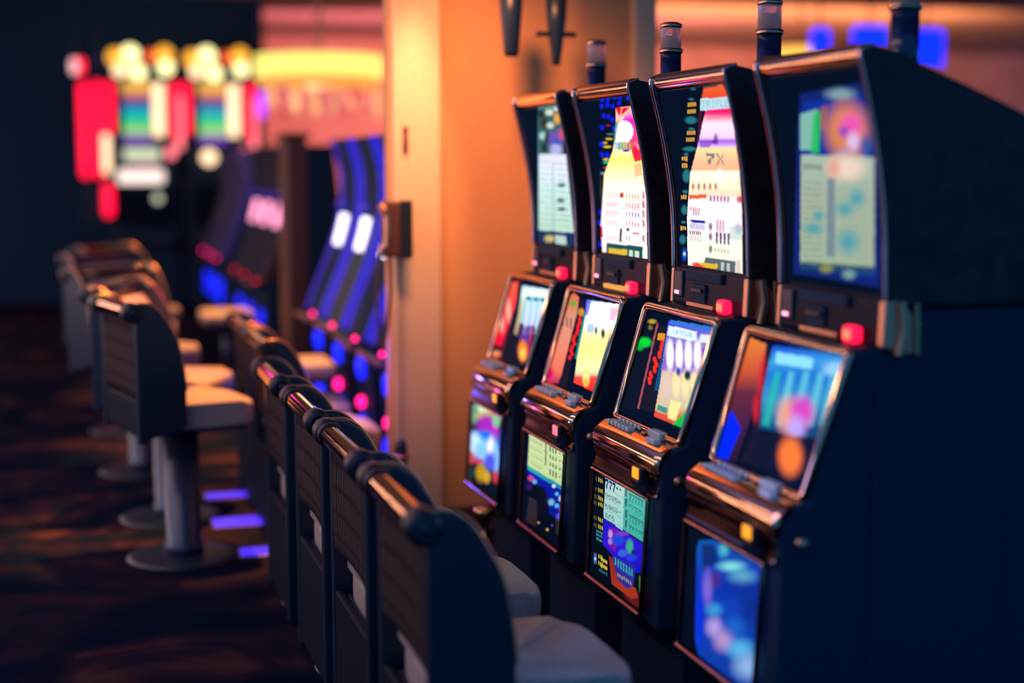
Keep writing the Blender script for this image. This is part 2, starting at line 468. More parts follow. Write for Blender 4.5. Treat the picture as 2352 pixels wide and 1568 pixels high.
def content_far(top, main, belly):
    # farthest machine: white pay table with a teal and gold picture above it
    c = top
    c.poly([(1236, 238), (1282, 240), (1318, 566), (1236, 556)], (120, 190, 190), k=0.6)
    c.poly([(1236, 250), (1284, 250), (1296, 352), (1238, 352)], (60, 110, 110), k=0.8)
    for (x, y, rx, ry, col) in [(1243, 262, 6, 9, (30, 40, 30)), (1262, 258, 9, 7, (225, 240, 215)), (1280, 272, 8, 12, (250, 180, 70)), (1250, 283, 8, 12, (60, 50, 20)), (1264, 288, 8, 7, (220, 235, 215)), (1246, 312, 7, 9, (180, 225, 215)), (1257, 318, 6, 12, (30, 30, 35)), (1250, 340, 6, 10, (40, 50, 40)), (1276, 322, 16, 22, (120, 90, 190)), (1277, 344, 13, 14, (190, 190, 245)), (1290, 308, 7, 14, (210, 90, 120)), (1280, 250, 8, 5, (235, 245, 235))]:
        c.ell(x, y, rx, ry, col, 0.4)
    c.ell(1278, 334, 18, 14, (70, 90, 200), 0.1, clip=[(1258, 316), (1300, 316), (1300, 330), (1258, 330)])
    c.grad([(1238, 354), (1300, 354), (1318, 535), (1238, 528)], [(354, (225, 225, 250)), (385, (235, 240, 255)), (440, (205, 238, 230)), (530, (190, 225, 205))], k=1.15)
    for i, y in enumerate(range(372, 526, 13)):
        c.marks(1242, y, 1268, y + 2, 5, 8, (90, 130, 150), 0.55, 0.5, seed=i, keep=0.8)
        c.marks(1277, y + 3, 1310, y + 6, 5, 9, (60, 110, 130), 0.5, 0.6, seed=i + 50, keep=0.7)
    for x, y in [(1290, 425), (1288, 460), (1290, 480)]:
        c.ell(x, y, 9, 4, (30, 70, 80), 0.4)
    c.poly([(1268, 370), (1272, 370), (1274, 532), (1269, 531)], (140, 180, 190), 0.6)
    c.poly([(1236, 528), (1318, 535), (1320, 566), (1236, 556)], (30, 50, 95))
    c.ell(1262, 548, 11, 8, (215, 200, 110), 0.3); c.poly([(1275, 540), (1300, 543), (1301, 562), (1276, 559)], (200, 225, 215))
    c = main
    c.poly([(1168, 640), (1196, 640), (1150, 835), (1100, 835)], (120, 20, 25))
    c.grad([(1165, 648), (1190, 648), (1185, 700), (1150, 795), (1132, 795)], [(648, (235, 90, 60)), (700, (255, 60, 60)), (770, (255, 10, 45))], k=1.2)
    c.ell(1168, 712, 5, 24, (255, 190, 170), 0.5); c.ell(1153, 742, 5, 20, (255, 180, 160), 0.5)
    c.ell(1140, 800, 12, 8, (15, 10, 20), 0.4); c.ell(1140, 812, 9, 7, (250, 150, 90), 0.4)
    c.poly([(1197, 650), (1262, 658), (1215, 850), (1150, 828)], (28, 18, 28))
    c.grad([(1200, 655), (1262, 665), (1240, 755), (1188, 740)], [(655, (150, 215, 220)), (668, (235, 255, 255)), (682, (225, 245, 250)), (690, (150, 215, 225)), (755, (170, 180, 225))], k=1.2)
    c.marks(1208, 684, 1256, 690, 9, 3, (20, 140, 160), 0.8)
    for x in (1214, 1228, 1242):
        c.poly([(x - 4, 690), (x + 5, 692), (x - 6, 770), (x - 14, 768)], (225, 240, 255), 0.7, 1.1)
    c.grad([(1199, 685), (1206, 687), (1188, 770), (1180, 766)], [(685, (235, 235, 170)), (770, (180, 150, 120))])
    c.poly([(1199, 752), (1228, 745), (1216, 790), (1192, 778)], (110, 60, 170), 0.8)
    c.ell(1201, 806, 11, 24, (255, 130, 50), 0.25, k=1.2); c.ell(1201, 812, 6, 12, (255, 225, 80), 0.5)
    c.poly([(1219, 755), (1226, 755), (1214, 822), (1208, 820)], (220, 40, 80), 0.6)
    c = belly
    c.grad(BIG, [(930, (14, 50, 60)), (1160, (10, 20, 35))], k=0.6)
    for (x, y, rx, ry, col, k) in [(1112, 940, 26, 12, (225, 235, 200), 1.1), (1090, 950, 10, 22, (110, 180, 150), 0.9), (1115, 955, 22, 9, (215, 190, 60), 1), (1118, 975, 22, 22, (170, 40, 190), 1.1), (1135, 990, 10, 18, (200, 30, 200), 1.1), (1140, 965, 9, 16, (150, 220, 170), 0.9), (1105, 1000, 30, 12, (20, 110, 230), 1.2), (1090, 1020, 16, 26, (190, 225, 255), 1.3), (1110, 1035, 17, 26, (130, 200, 255), 1.3), (1128, 1030, 9, 26, (235, 235, 255), 1.3), (1140, 1050, 10, 38, (130, 190, 255), 1.2), (1125, 1060, 12, 20, (70, 90, 230), 1.2), (1150, 1020, 6, 30, (30, 90, 230), 1.1), (1082, 1050, 7, 14, (235, 90, 60), 0.9), (1098, 1058, 12, 6, (240, 60, 90), 0.9), (1105, 1085, 12, 20, (200, 155, 25), 1.0), (1118, 1095, 8, 14, (220, 170, 40), 1.0), (1138, 1095, 6, 14, (230, 60, 80), 0.9), (1080, 1085, 8, 12, (20, 60, 70), 1)]:
        c.ell(x, y, rx, ry, col, 0.35, k=k)
    c.marks(1078, 1030, 1152, 1072, 46, 14, (120, 60, 220), 0.35, 0.45, seed=4)

def content_second(top, main, belly):
    c = top
    for x, y in [(1383, 229), (1396, 229), (1411, 223), (1424, 224), (1442, 225), (1382, 244), (1395, 241), (1407, 244), (1422, 237), (1387, 266), (1398, 268), (1407, 275), (1383, 293), (1410, 295), (1381, 331), (1383, 355), (1395, 356), (1379, 487), (1376, 511), (1378, 560)]:
        c.ell(x, y, 4.6, 5.6, (12, 28, 235), 0.3, k=1.1)
    for x, y, w, col in [(1397, 288, 6, (140, 20, 70)), (1402, 308, 9, (60, 110, 130)), (1399, 319, 8, (225, 190, 50)), (1390, 328, 5, (225, 180, 40)), (1395, 337, 9, (235, 200, 50)), (1392, 366, 7, (230, 200, 50)), (1392, 373, 7, (30, 200, 180)), (1390, 385, 4, (190, 60, 40)), (1384, 398, 4, (150, 160, 170))]:
        c.ell(x, y, w, 2.6, col, 0.3)
    c.marks(1378, 412, 1384, 480, 60, 1, (90, 80, 10), 0.7, 0.4)
    cone = [(1414, 247), (1450, 244), (1462, 300), (1473, 370), (1484, 455), (1487, 600), (1384, 582), (1380, 520), (1388, 400), (1408, 345), (1415, 290)]
    c.grad(cone, [(245, (255, 160, 150)), (330, (255, 230, 200)), (365, (255, 235, 110)), (405, (255, 255, 190)), (440, (255, 250, 225)), (470, (255, 225, 225)), (520, (255, 235, 245)), (600, (235, 235, 215))], k=1.35)
    c.grad([(1452, 246), (1462, 300), (1474, 368), (1458, 372), (1446, 330), (1440, 290), (1430, 275)], [(246, (255, 190, 200)), (275, (255, 10, 190)), (315, (255, 60, 130)), (340, (255, 20, 60)), (372, (255, 40, 50))], k=1.3)
    c.poly([(1414, 248), (1428, 247), (1423, 268)], (230, 15, 25), k=1.2)
    c.poly([(1430, 247), (1446, 246), (1427, 266)], (255, 0, 25), k=1.3)
    c.ell(1434, 302, 20, 24, (255, 252, 252), 0.12, k=1.5)
    c.poly([(1413, 283), (1422, 275), (1413, 325), (1408, 340)], (40, 150, 130), 0.8)
    for i, col in enumerate([(180, 200, 235), (70, 150, 190), (60, 170, 90), (170, 160, 60), (150, 70, 120), (200, 130, 60)]):
        c.poly([(1412 + i * 7, 326), (1418 + i * 7, 326), (1418 + i * 7, 344), (1411 + i * 7, 344)], col, 0.85, 1.1)
    c.ell(1438, 346, 8, 3, (90, 60, 190), 0.3)
    c.ell(1460, 330, 5, 6, (255, 120, 170), 0.3); c.ell(1466, 338, 3, 5, (255, 150, 190), 0.3)
    for y in range(376, 412, 4):
        c.marks(1402, y, 1452, y + 1, 2, 12, (240, 180, 60), 0.5, 0.3, seed=y)
    c.poly([(1456, 380), (1472, 372), (1476, 402), (1458, 408)], (255, 130, 120), 0.6)
    for i, y in enumerate([447, 468, 489, 511, 545]):
        c.marks(1392, y, 1420, y + 2, 11, 8, (190, 100, 110), 0.5, 0.55, seed=i)
        c.marks(1438, y + 2, 1472, y + 6, 11, 5, [(200, 110, 40), (225, 90, 30), (60, 60, 170), (200, 50, 80), (40, 110, 80)][i], 0.4, 0.8, seed=i + 9, keep=0.8)
        c.poly([(1475, y - 6), (1480, y - 6), (1481, y + 10), (1476, y + 9)], (190, 20, 60), 0.8)
        c.poly([(1424, y + 10), (1486, y + 14), (1486, y + 15), (1424, y + 11)], (190, 150, 150), 0.5)
    c.ell(1428, 448, 5, 7, (215, 60, 50), 0.3); c.poly([(1424, 525), (1429, 525), (1427, 556), (1422, 556)], (20, 25, 40))
    c.ell(1442, 527, 4, 4, (40, 40, 50), 0.3); c.poly([(1453, 533), (1468, 535), (1468, 538), (1453, 536)], (240, 90, 50))
    c.poly([(1393, 557), (1476, 567), (1476, 598), (1392, 586)], (10, 90, 70))
    c.poly([(1393, 557), (1476, 567), (1476, 571), (1393, 561)], (60, 60, 110))
    c.poly([(1398, 568), (1441, 574), (1440, 587), (1397, 581)], (235, 195, 60))
    c.poly([(1445, 574), (1454, 575), (1454, 594), (1445, 593)], (215, 235, 215)); c.poly([(1458, 576), (1468, 577), (1468, 596), (1458, 595)], (215, 235, 215))
    c.poly([(1380, 520), (1384, 520), (1385, 545), (1381, 545)], (255, 0, 60))
    c = main
    c.grad([(1318, 672), (1330, 682), (1318, 790), (1282, 880), (1240, 880), (1290, 700)], [(672, (225, 110, 70)), (730, (225, 150, 120)), (760, (235, 150, 120)), (850, (250, 120, 90)), (880, (180, 30, 80))], k=1.05)
    c.ell(1316, 697, 7, 8, (120, 170, 40), 0.4); c.marks(1292, 735, 1318, 745, 24, 3, (60, 30, 70), 0.4, 0.7)
    c.poly([(1284, 715), (1290, 715), (1270, 790), (1262, 800)], (255, 40, 90), 0.9, 1.2)
    c.ell(1262, 858, 10, 16, (240, 0, 110), 0.5)
    c.poly([(1334, 684), (1345, 690), (1300, 890), (1284, 882)], (30, 20, 30))
    c.ell(1335, 717, 7, 9, (225, 150, 25), 0.3)
    rng = random.Random(3)
    for i in range(12):
        c.ell(1333 - i * 2.2 + rng.uniform(-3, 3), 733 + i * 8.0, 3.4, 4.5, (255, 30, 20), 0.3, k=1.3)
    c.poly([(1342, 715), (1349, 718), (1328, 826), (1320, 822)], (20, 150, 150), 0.9)
    lcd = [(1348, 688), (1430, 700), (1368, 902), (1318, 878), (1326, 820), (1345, 725)]
    c.grad(lcd, [(688, (20, 60, 220)), (696, (240, 250, 255)), (735, (255, 255, 255)), (760, (240, 225, 170)), (800, (250, 240, 130)), (835, (255, 250, 160)), (858, (200, 205, 160)), (866, (250, 70, 50)), (900, (255, 20, 30))], k=1.35)
    c.poly([(1345, 690), (1358, 692), (1350, 725), (1343, 722)], (0, 30, 230), 0.8)
    c.poly([(1403, 705), (1424, 709), (1418, 740), (1398, 735)], (245, 170, 215), 0.8, 1.1)
    c.poly([(1350, 742), (1366, 744), (1362, 764), (1347, 762)], (150, 190, 240), 0.8, 1.2)
    for x in (1372, 1392):
        c.ell(x, 742, 8, 16, (255, 255, 255), 0.3, k=1.4)
    c.ell(1369, 758, 3, 9, (20, 110, 150), 0.4); c.ell(1385, 766, 4, 11, (15, 70, 40), 0.4)
    c.poly([(1408, 755), (1414, 757), (1375, 900), (1366, 898), (1398, 800)], (250, 50, 40), 0.8, 1.1)
    c.ell(1346, 866, 8, 20, (240, 235, 140), 0.2, k=1.1); c.ell(1346, 878, 6, 9, (255, 190, 40), 0.4)
    c = belly
    c.grad(BIG, [(980, (8, 16, 36)), (1290, (8, 14, 28))], k=0.6)
    for y in (1016, 1040, 1062, 1086, 1110):
        c.ell(1208, y, 3.5, 5, (10, 14, 90), 0.4)
    c.grad([(1216, 994), (1304, 1040), (1300, 1124), (1212, 1070)], [(994, (225, 240, 180)), (1060, (215, 235, 165)), (1124, (195, 230, 160))], k=0.95)
    for i in range(4):
        d = i * 18
        c.marks(1219, 1008 + d, 1248, 1024 + d, 11 if i == 0 else 6, 8, (60, 120, 90), 0.45, 0.6, seed=i)
        c.marks(1262, 1029 + d, 1282, 1040 + d, 13 if i in (0, 3) else 8, 3, (30, 70, 60), 0.5, 0.85)
        c.marks(1284, 1040 + d, 1298, 1048 + d, 4, 2, (20, 60, 50), 0.5, 0.8)
        c.poly([(1214, 1016 + d), (1303, 1062 + d), (1303, 1063.5 + d), (1214, 1017.5 + d)], (90, 140, 100), 0.4)
    c.poly([(1252, 1014), (1256, 1016), (1255, 1070), (1251, 1068)], (90, 110, 60), 0.8)
    c.grad([(1212, 1068), (1300, 1122), (1300, 1135), (1212, 1080)], [(1068, (60, 200, 190)), (1135, (20, 120, 200))], k=0.8)
    c.grad([(1212, 1078), (1299, 1132), (1297, 1205), (1262, 1180), (1250, 1120), (1214, 1105)], [(1080, (10, 30, 190)), (1200, (10, 20, 130))], k=0.9)
    for (x, y, r, col) in [(1219, 1098, 6, (230, 70, 130)), (1228, 1106, 5, (120, 180, 220)), (1272, 1116, 4, (225, 245, 255)), (1279, 1134, 4, (90, 200, 250)), (1290, 1145, 7, (190, 205, 235)), (1266, 1153, 7, (120, 190, 220)), (1279, 1161, 5, (80, 190, 245)), (1290, 1168, 6, (170, 40, 210)), (1287, 1186, 9, (90, 90, 220)), (1252, 1146, 5, (60, 20, 120)), (1237, 1200, 2.5, (200, 170, 90)), (1257, 1216, 3, (210, 180, 60)), (1268, 1206, 3, (60, 50, 190)), (1216, 1118, 6, (60, 15, 110))]:
        c.ell(x, y, r, r, col, 0.4)
    c.grad([(1216, 1140), (1234, 1150), (1232, 1210), (1208, 1196)], [(1140, (50, 45, 55)), (1210, (50, 35, 30))], k=0.9)
    c.ell(1246, 1150, 12, 30, (14, 10, 22), 0.4); c.marks(1276, 1205, 1294, 1216, 40, 1, (60, 60, 40), 0.9, 0.4)

def content_third(top, main, belly):
    c = top
    for i, (x, y) in enumerate([(1590, 240), (1589, 256), (1588, 305), (1586, 321), (1576, 365), (1576, 380), (1574, 452), (1573, 524)]):
        c.marks(x - 10, y, x + 10 if i < 4 else x + 4, y, 9, 5 if i < 4 else 3, (230, 170, 60), 0.75, 1, seed=i)
    for (x, y, rx, ry) in [(1588, 228, 6, 2.5), (1592, 204, 6, 2.5), (1587, 276, 13, 8), (1588, 296, 7, 3), (1584, 342, 15, 5), (1576, 355, 5, 4), (1577, 404, 9, 14), (1574, 440, 6, 4), (1572, 482, 7, 10), (1570, 510, 5, 3), (1568, 550, 7, 10)]:
        c.ell(x, y, rx, ry, (40, 130, 140), 0.3, a=0.85)
    c.ell(1572, 584, 5, 13, (20, 80, 210), 0.4); c.ell(1572, 583, 3, 4, (200, 230, 240), 0.4)
    c.poly([(1612, 210), (1615, 235), (1605, 330), (1600, 340), (1606, 260)], (90, 15, 40), 0.8)
    c.poly([(1614, 196), (1660, 190), (1661, 195), (1615, 201)], (70, 120, 130))
    c.grad([(1616, 202), (1661, 195), (1672, 222), (1612, 227)], [(196, (240, 100, 40)), (226, (235, 70, 40))], k=1.1)
    c.poly([(1609, 227), (1671, 222), (1678, 250), (1608, 255)], (185, 225, 235), k=1.1)
    c.text('TRIPLE', 1612, 241, 1676, 236, 17, (90, 160, 190), 0.6)
    cone = [(1622, 253), (1678, 248), (1686, 300), (1698, 390), (1704, 480), (1706, 640), (1580, 620), (1578, 500), (1585, 400), (1606, 320), (1614, 280)]
    c.grad(cone, [(250, (255, 0, 90)), (262, (255, 40, 120)), (268, (255, 140, 160)), (285, (255, 215, 235)), (315, (240, 200, 255)), (323, (150, 90, 215)), (334, (200, 150, 240)), (340, (255, 215, 150)), (365, (255, 185, 140)), (390, (255, 170, 130)), (394, (255, 245, 215)), (420, (250, 235, 200)), (446, (250, 210, 180)), (460, (255, 235, 240)), (520, (250, 225, 240)), (560, (245, 240, 215)), (600, (225, 235, 215)), (640, (240, 225, 215))], k=1.3)
    c.marks(1624, 272, 1680, 268, 8, 9, (240, 40, 110), 0.6, 0.5)
    c.ell(1644, 318, 5, 12, (110, 50, 160), 0.4, a=0.8); c.ell(1642, 326, 7, 5, (110, 50, 170), 0.4)
    c.poly([(1608, 323), (1640, 322), (1628, 340), (1608, 340)], (130, 60, 200), 0.7)
    c.text('7X', 1622, 364, 1668, 366, 26, (40, 110, 130), 0.85)
    for x in (1592, 1605, 1618, 1631, 1644):
        c.ell(x, 428, 3, 8, (180, 60, 50), 0.4, a=0.8)
    c.ell(1654, 405, 8, 14, (255, 255, 235), 0.5, k=1.4)
    c.poly([(1583, 448), (1623, 446), (1623, 455), (1583, 457)], (255, 90, 50), k=1.2)
    c.marks(1630, 455, 1678, 458, 14, 6, (170, 50, 160), 0.6, 0.85); c.ell(1698, 458, 6, 8, (225, 90, 100), 0.4)
    c.marks(1583, 478, 1610, 482, 8, 6, (210, 60, 70), 0.6, 0.7); c.marks(1592, 488, 1608, 490, 12, 3, (110, 100, 110), 0.6, 0.7)
    c.poly([(1586, 503), (1620, 508), (1619, 514), (1586, 509)], (20, 50, 170)); c.marks(1586, 518, 1620, 522, 14, 8, (70, 120, 200), 0.5, 0.8)
    c.marks(1584, 533, 1612, 537, 8, 6, (110, 30, 60), 0.7, 0.8); c.marks(1584, 546, 1612, 550, 12, 5, (220, 170, 190), 0.5, 0.8)
    c.marks(1646, 518, 1666, 520, 26, 3, (215, 80, 120), 0.5, 0.8)
    c.marks(1644, 546, 1680, 550, 26, 4, (70, 50, 110), 0.55, 0.9); c.marks(1640, 574, 1678, 578, 10, 5, (180, 130, 60), 0.6, 0.6)
    for y in (520, 543, 572):
        c.ell(1632, y, 4, 9, (50, 30, 70), 0.4, a=0.8)
    c.ell(1696, 525, 8, 12, (130, 130, 180), 0.5, a=0.6); c.poly([(1676, 520), (1704, 520), (1703, 552), (1676, 548)], (150, 210, 195), 0.5)
    c.poly([(1621, 590), (1690, 600), (1688, 628), (1612, 618)], (30, 60, 80), 0.9)
    c.poly([(1597, 602), (1648, 606), (1648, 617), (1597, 613)], (240, 190, 40)); c.poly([(1590, 603), (1600, 603), (1634, 622), (1590, 618)], (255, 20, 70), 0.9)
    c.marks(1656, 612, 1682, 616, 22, 2, (190, 210, 200), 0.55); c.poly([(1692, 595), (1700, 596), (1700, 636), (1691, 634)], (235, 210, 200))
    c = main
    c.poly([(1488, 730), (1512, 742), (1466, 945), (1425, 935)], (10, 14, 26))
    c.ell(1480, 786, 15, 11, (10, 215, 50), 0.3, k=1.1); c.ell(1470, 796, 8, 8, (10, 190, 50), 0.4)
    c.ell(1498, 738, 9, 5, (190, 160, 40), 0.4); c.ell(1494, 752, 5, 5, (140, 110, 30), 0.4)
    c.poly([(1508, 742), (1513, 742), (1468, 940), (1463, 938)], (170, 80, 90), 0.9)
    c.poly([(1514, 745), (1532, 750), (1506, 950), (1470, 940)], (26, 20, 30))
    c.poly([(1512, 764), (1528, 766), (1526, 782), (1509, 780)], (235, 150, 20))
    rng = random.Random(5)
    for i in range(15):
        c.ell(1520 - i * 2.0 + rng.uniform(-5, 5), 785 + i * 6.6, 3.8, 5.5, (250, 40, 25), 0.3, k=1.2)
    c.poly([(1526, 778), (1534, 778), (1512, 898), (1503, 896)], (15, 80, 130))
    lcd = [(1535, 734), (1644, 752), (1570, 985), (1502, 955), (1516, 880)]
    c.grad(lcd, [(734, (20, 30, 235)), (850, (220, 190, 170)), (870, (235, 205, 180)), (935, (225, 205, 170)), (958, (230, 80, 50))], k=1.0)
    c.poly([(1540, 734), (1644, 752), (1641, 764), (1538, 744)], (60, 120, 225))
    c.grad([(1532, 790), (1628, 800), (1612, 862), (1518, 850)], [(785, (120, 40, 190)), (860, (170, 130, 220))], k=1.0)
    c.poly([(1536, 747), (1601, 761), (1598, 784), (1532, 770)], (205, 225, 245), k=1.3)
    c.text('TRIPLE', 1544, 760, 1590, 769, 9, (90, 130, 170), 0.6)
    c.poly([(1610, 766), (1637, 772), (1632, 790), (1606, 785)], (210, 220, 250), k=1.3)
    for x in (1541, 1562, 1583, 1604):
        c.ell(x - 2, 815, 8.5, 34, (240, 235, 255), 0.3, k=1.35)
        c.ell(x - 9, 882, 9, 30, (250, 230, 170) if x > 1550 else (225, 200, 185), 0.3, k=1.1)
    c.poly([(1619, 800), (1630, 805), (1612, 858), (1602, 856)], (180, 50, 170), 0.9)
    c.ell(1558, 853, 5, 10, (60, 80, 190), 0.4); c.ell(1579, 862, 7, 11, (10, 50, 50), 0.35)
    c.poly([(1600, 865), (1610, 868), (1575, 984), (1545, 975), (1578, 940)], (10, 200, 70), k=1.0)
    c.poly([(1590, 890), (1604, 893), (1588, 940), (1572, 936)], (210, 235, 160), 0.9)
    c.poly([(1541, 918), (1565, 924), (1552, 966), (1532, 960)], (250, 230, 150), k=1.15)
    c.poly([(1512, 928), (1534, 938), (1530, 950), (1508, 940)], (60, 160, 140)); c.poly([(1504, 942), (1534, 955), (1532, 968), (1502, 955)], (240, 80, 50))
    c = belly
    c.grad(BIG, [(1070, (8, 14, 26)), (1400, (8, 14, 26))], k=0.6)
    for i, y in enumerate([1104, 1128, 1146, 1160, 1195, 1212, 1280, 1296]):
        c.marks(1364, y - 8, 1372, y - 4, 9, 2, (120, 100, 20), 0.6, 0.7); c.marks(1374, y - 4, 1386, y + 2, 9, 3, (205, 185, 50), 0.6, 0.9)
    for y in (1218, 1226, 1236):
        c.marks(1370, y, 1388, y + 10, 5, 5, (60, 170, 170), 0.6)
    c.ell(1367, 1283, 3.5, 10, (50, 110, 220), 0.4); c.ell(1367, 1283, 2, 3, (220, 235, 245), 0.3)
    c.grad([(1391, 1092), (1500, 1148), (1496, 1256), (1386, 1188)], [(1095, (170, 225, 215)), (1150, (90, 205, 185)), (1250, (70, 190, 175))], k=0.85)
    c.grad([(1391, 1092), (1434, 1114), (1430, 1218), (1386, 1188)], [(1095, (200, 235, 225)), (1200, (165, 220, 215))], k=0.9)
    c.text('777', 1391, 1109, 1415, 1121, 22, (35, 30, 110)); c.marks(1416, 1121, 1430, 1127, 5, 2, (30, 30, 90), 0.5)
    for i, (y, st) in enumerate([(1136, '88888'), (1160, '8888-'), (1182, '666')]):
        c.text(st, 1390, y, 1390 + 7.5 * len(st), y + 3.6 * len(st), 11, (30, 60, 90), 0.85)
    for i, y in enumerate([1133, 1156, 1182, 1204]):
        c.text('77777' if i != 1 else '555', 1445, y + 6, 1478, y + 24, 17 if i % 2 == 0 else 10, (20, 95, 95), 0.8)
        c.poly([(1436, y - 12), (1441, y - 10), (1440, y + 8), (1435, y + 6)], (50, 60, 90), 0.8)
        c.poly([(1388, y - 14), (1499, y + 44), (1499, y + 45.5), (1388, y - 12.5)], (40, 120, 130), 0.4)
        c.marks(1482, y + 26, 1496, y + 34, 6, 2, (30, 110, 100), 0.5, 0.6)
    c.grad([(1386, 1190), (1496, 1260), (1494, 1320), (1440, 1310), (1384, 1250)], [(1190, (30, 20, 210)), (1240, (50, 20, 220)), (1320, (10, 20, 200))], k=0.9)
    c.poly([(1398, 1210), (1420, 1215), (1414, 1270), (1396, 1252)], (120, 20, 170), 0.8)
    for (x, y, rx, ry, col) in [(1402, 1226, 5, 9, (190, 150, 220)), (1402, 1243, 5, 6, (170, 140, 210)), (1420, 1240, 14, 12, (30, 70, 220)), (1430, 1225, 16, 5, (120, 60, 200)), (1446, 1255, 8, 16, (60, 170, 140)), (1455, 1270, 5, 8, (20, 40, 60)), (1430, 1270, 10, 8, (60, 100, 230)), (1450, 1280, 12, 8, (40, 60, 220)), (1486, 1290, 8, 20, (40, 60, 240)), (1484, 1330, 8, 26, (30, 130, 110))]:
        c.ell(x, y, rx, ry, col, 0.35)
    c.grad([(1398, 1275), (1412, 1285), (1425, 1330), (1460, 1350), (1466, 1372), (1450, 1376), (1405, 1340)], [(1275, (150, 40, 25)), (1376, (190, 60, 25))], k=0.85)
    c.poly([(1406, 1275), (1460, 1300), (1455, 1345), (1440, 1352), (1418, 1330)], (40, 45, 150)); c.marks(1412, 1288, 1456, 1318, 18, 7, (60, 190, 190), 0.5, 0.7, seed=2)
    c.marks(1418, 1318, 1452, 1342, 8, 7, (210, 170, 60), 0.5, 0.8, seed=4)
    for y in (1284, 1298):
        c.marks(1380, y, 1396, y + 8, 8, 4, (220, 190, 60), 0.7)
    c.marks(1376, 1308, 1396, 1320, 7, 6, (50, 140, 140), 0.6, 0.8); c.marks(1468, 1340, 1492, 1356, 40, 5, (110, 180, 60), 0.5, 0.5, seed=6)
    c.ell(1452, 1384, 30, 16, (120, 30, 20), 0.6, a=0.6)

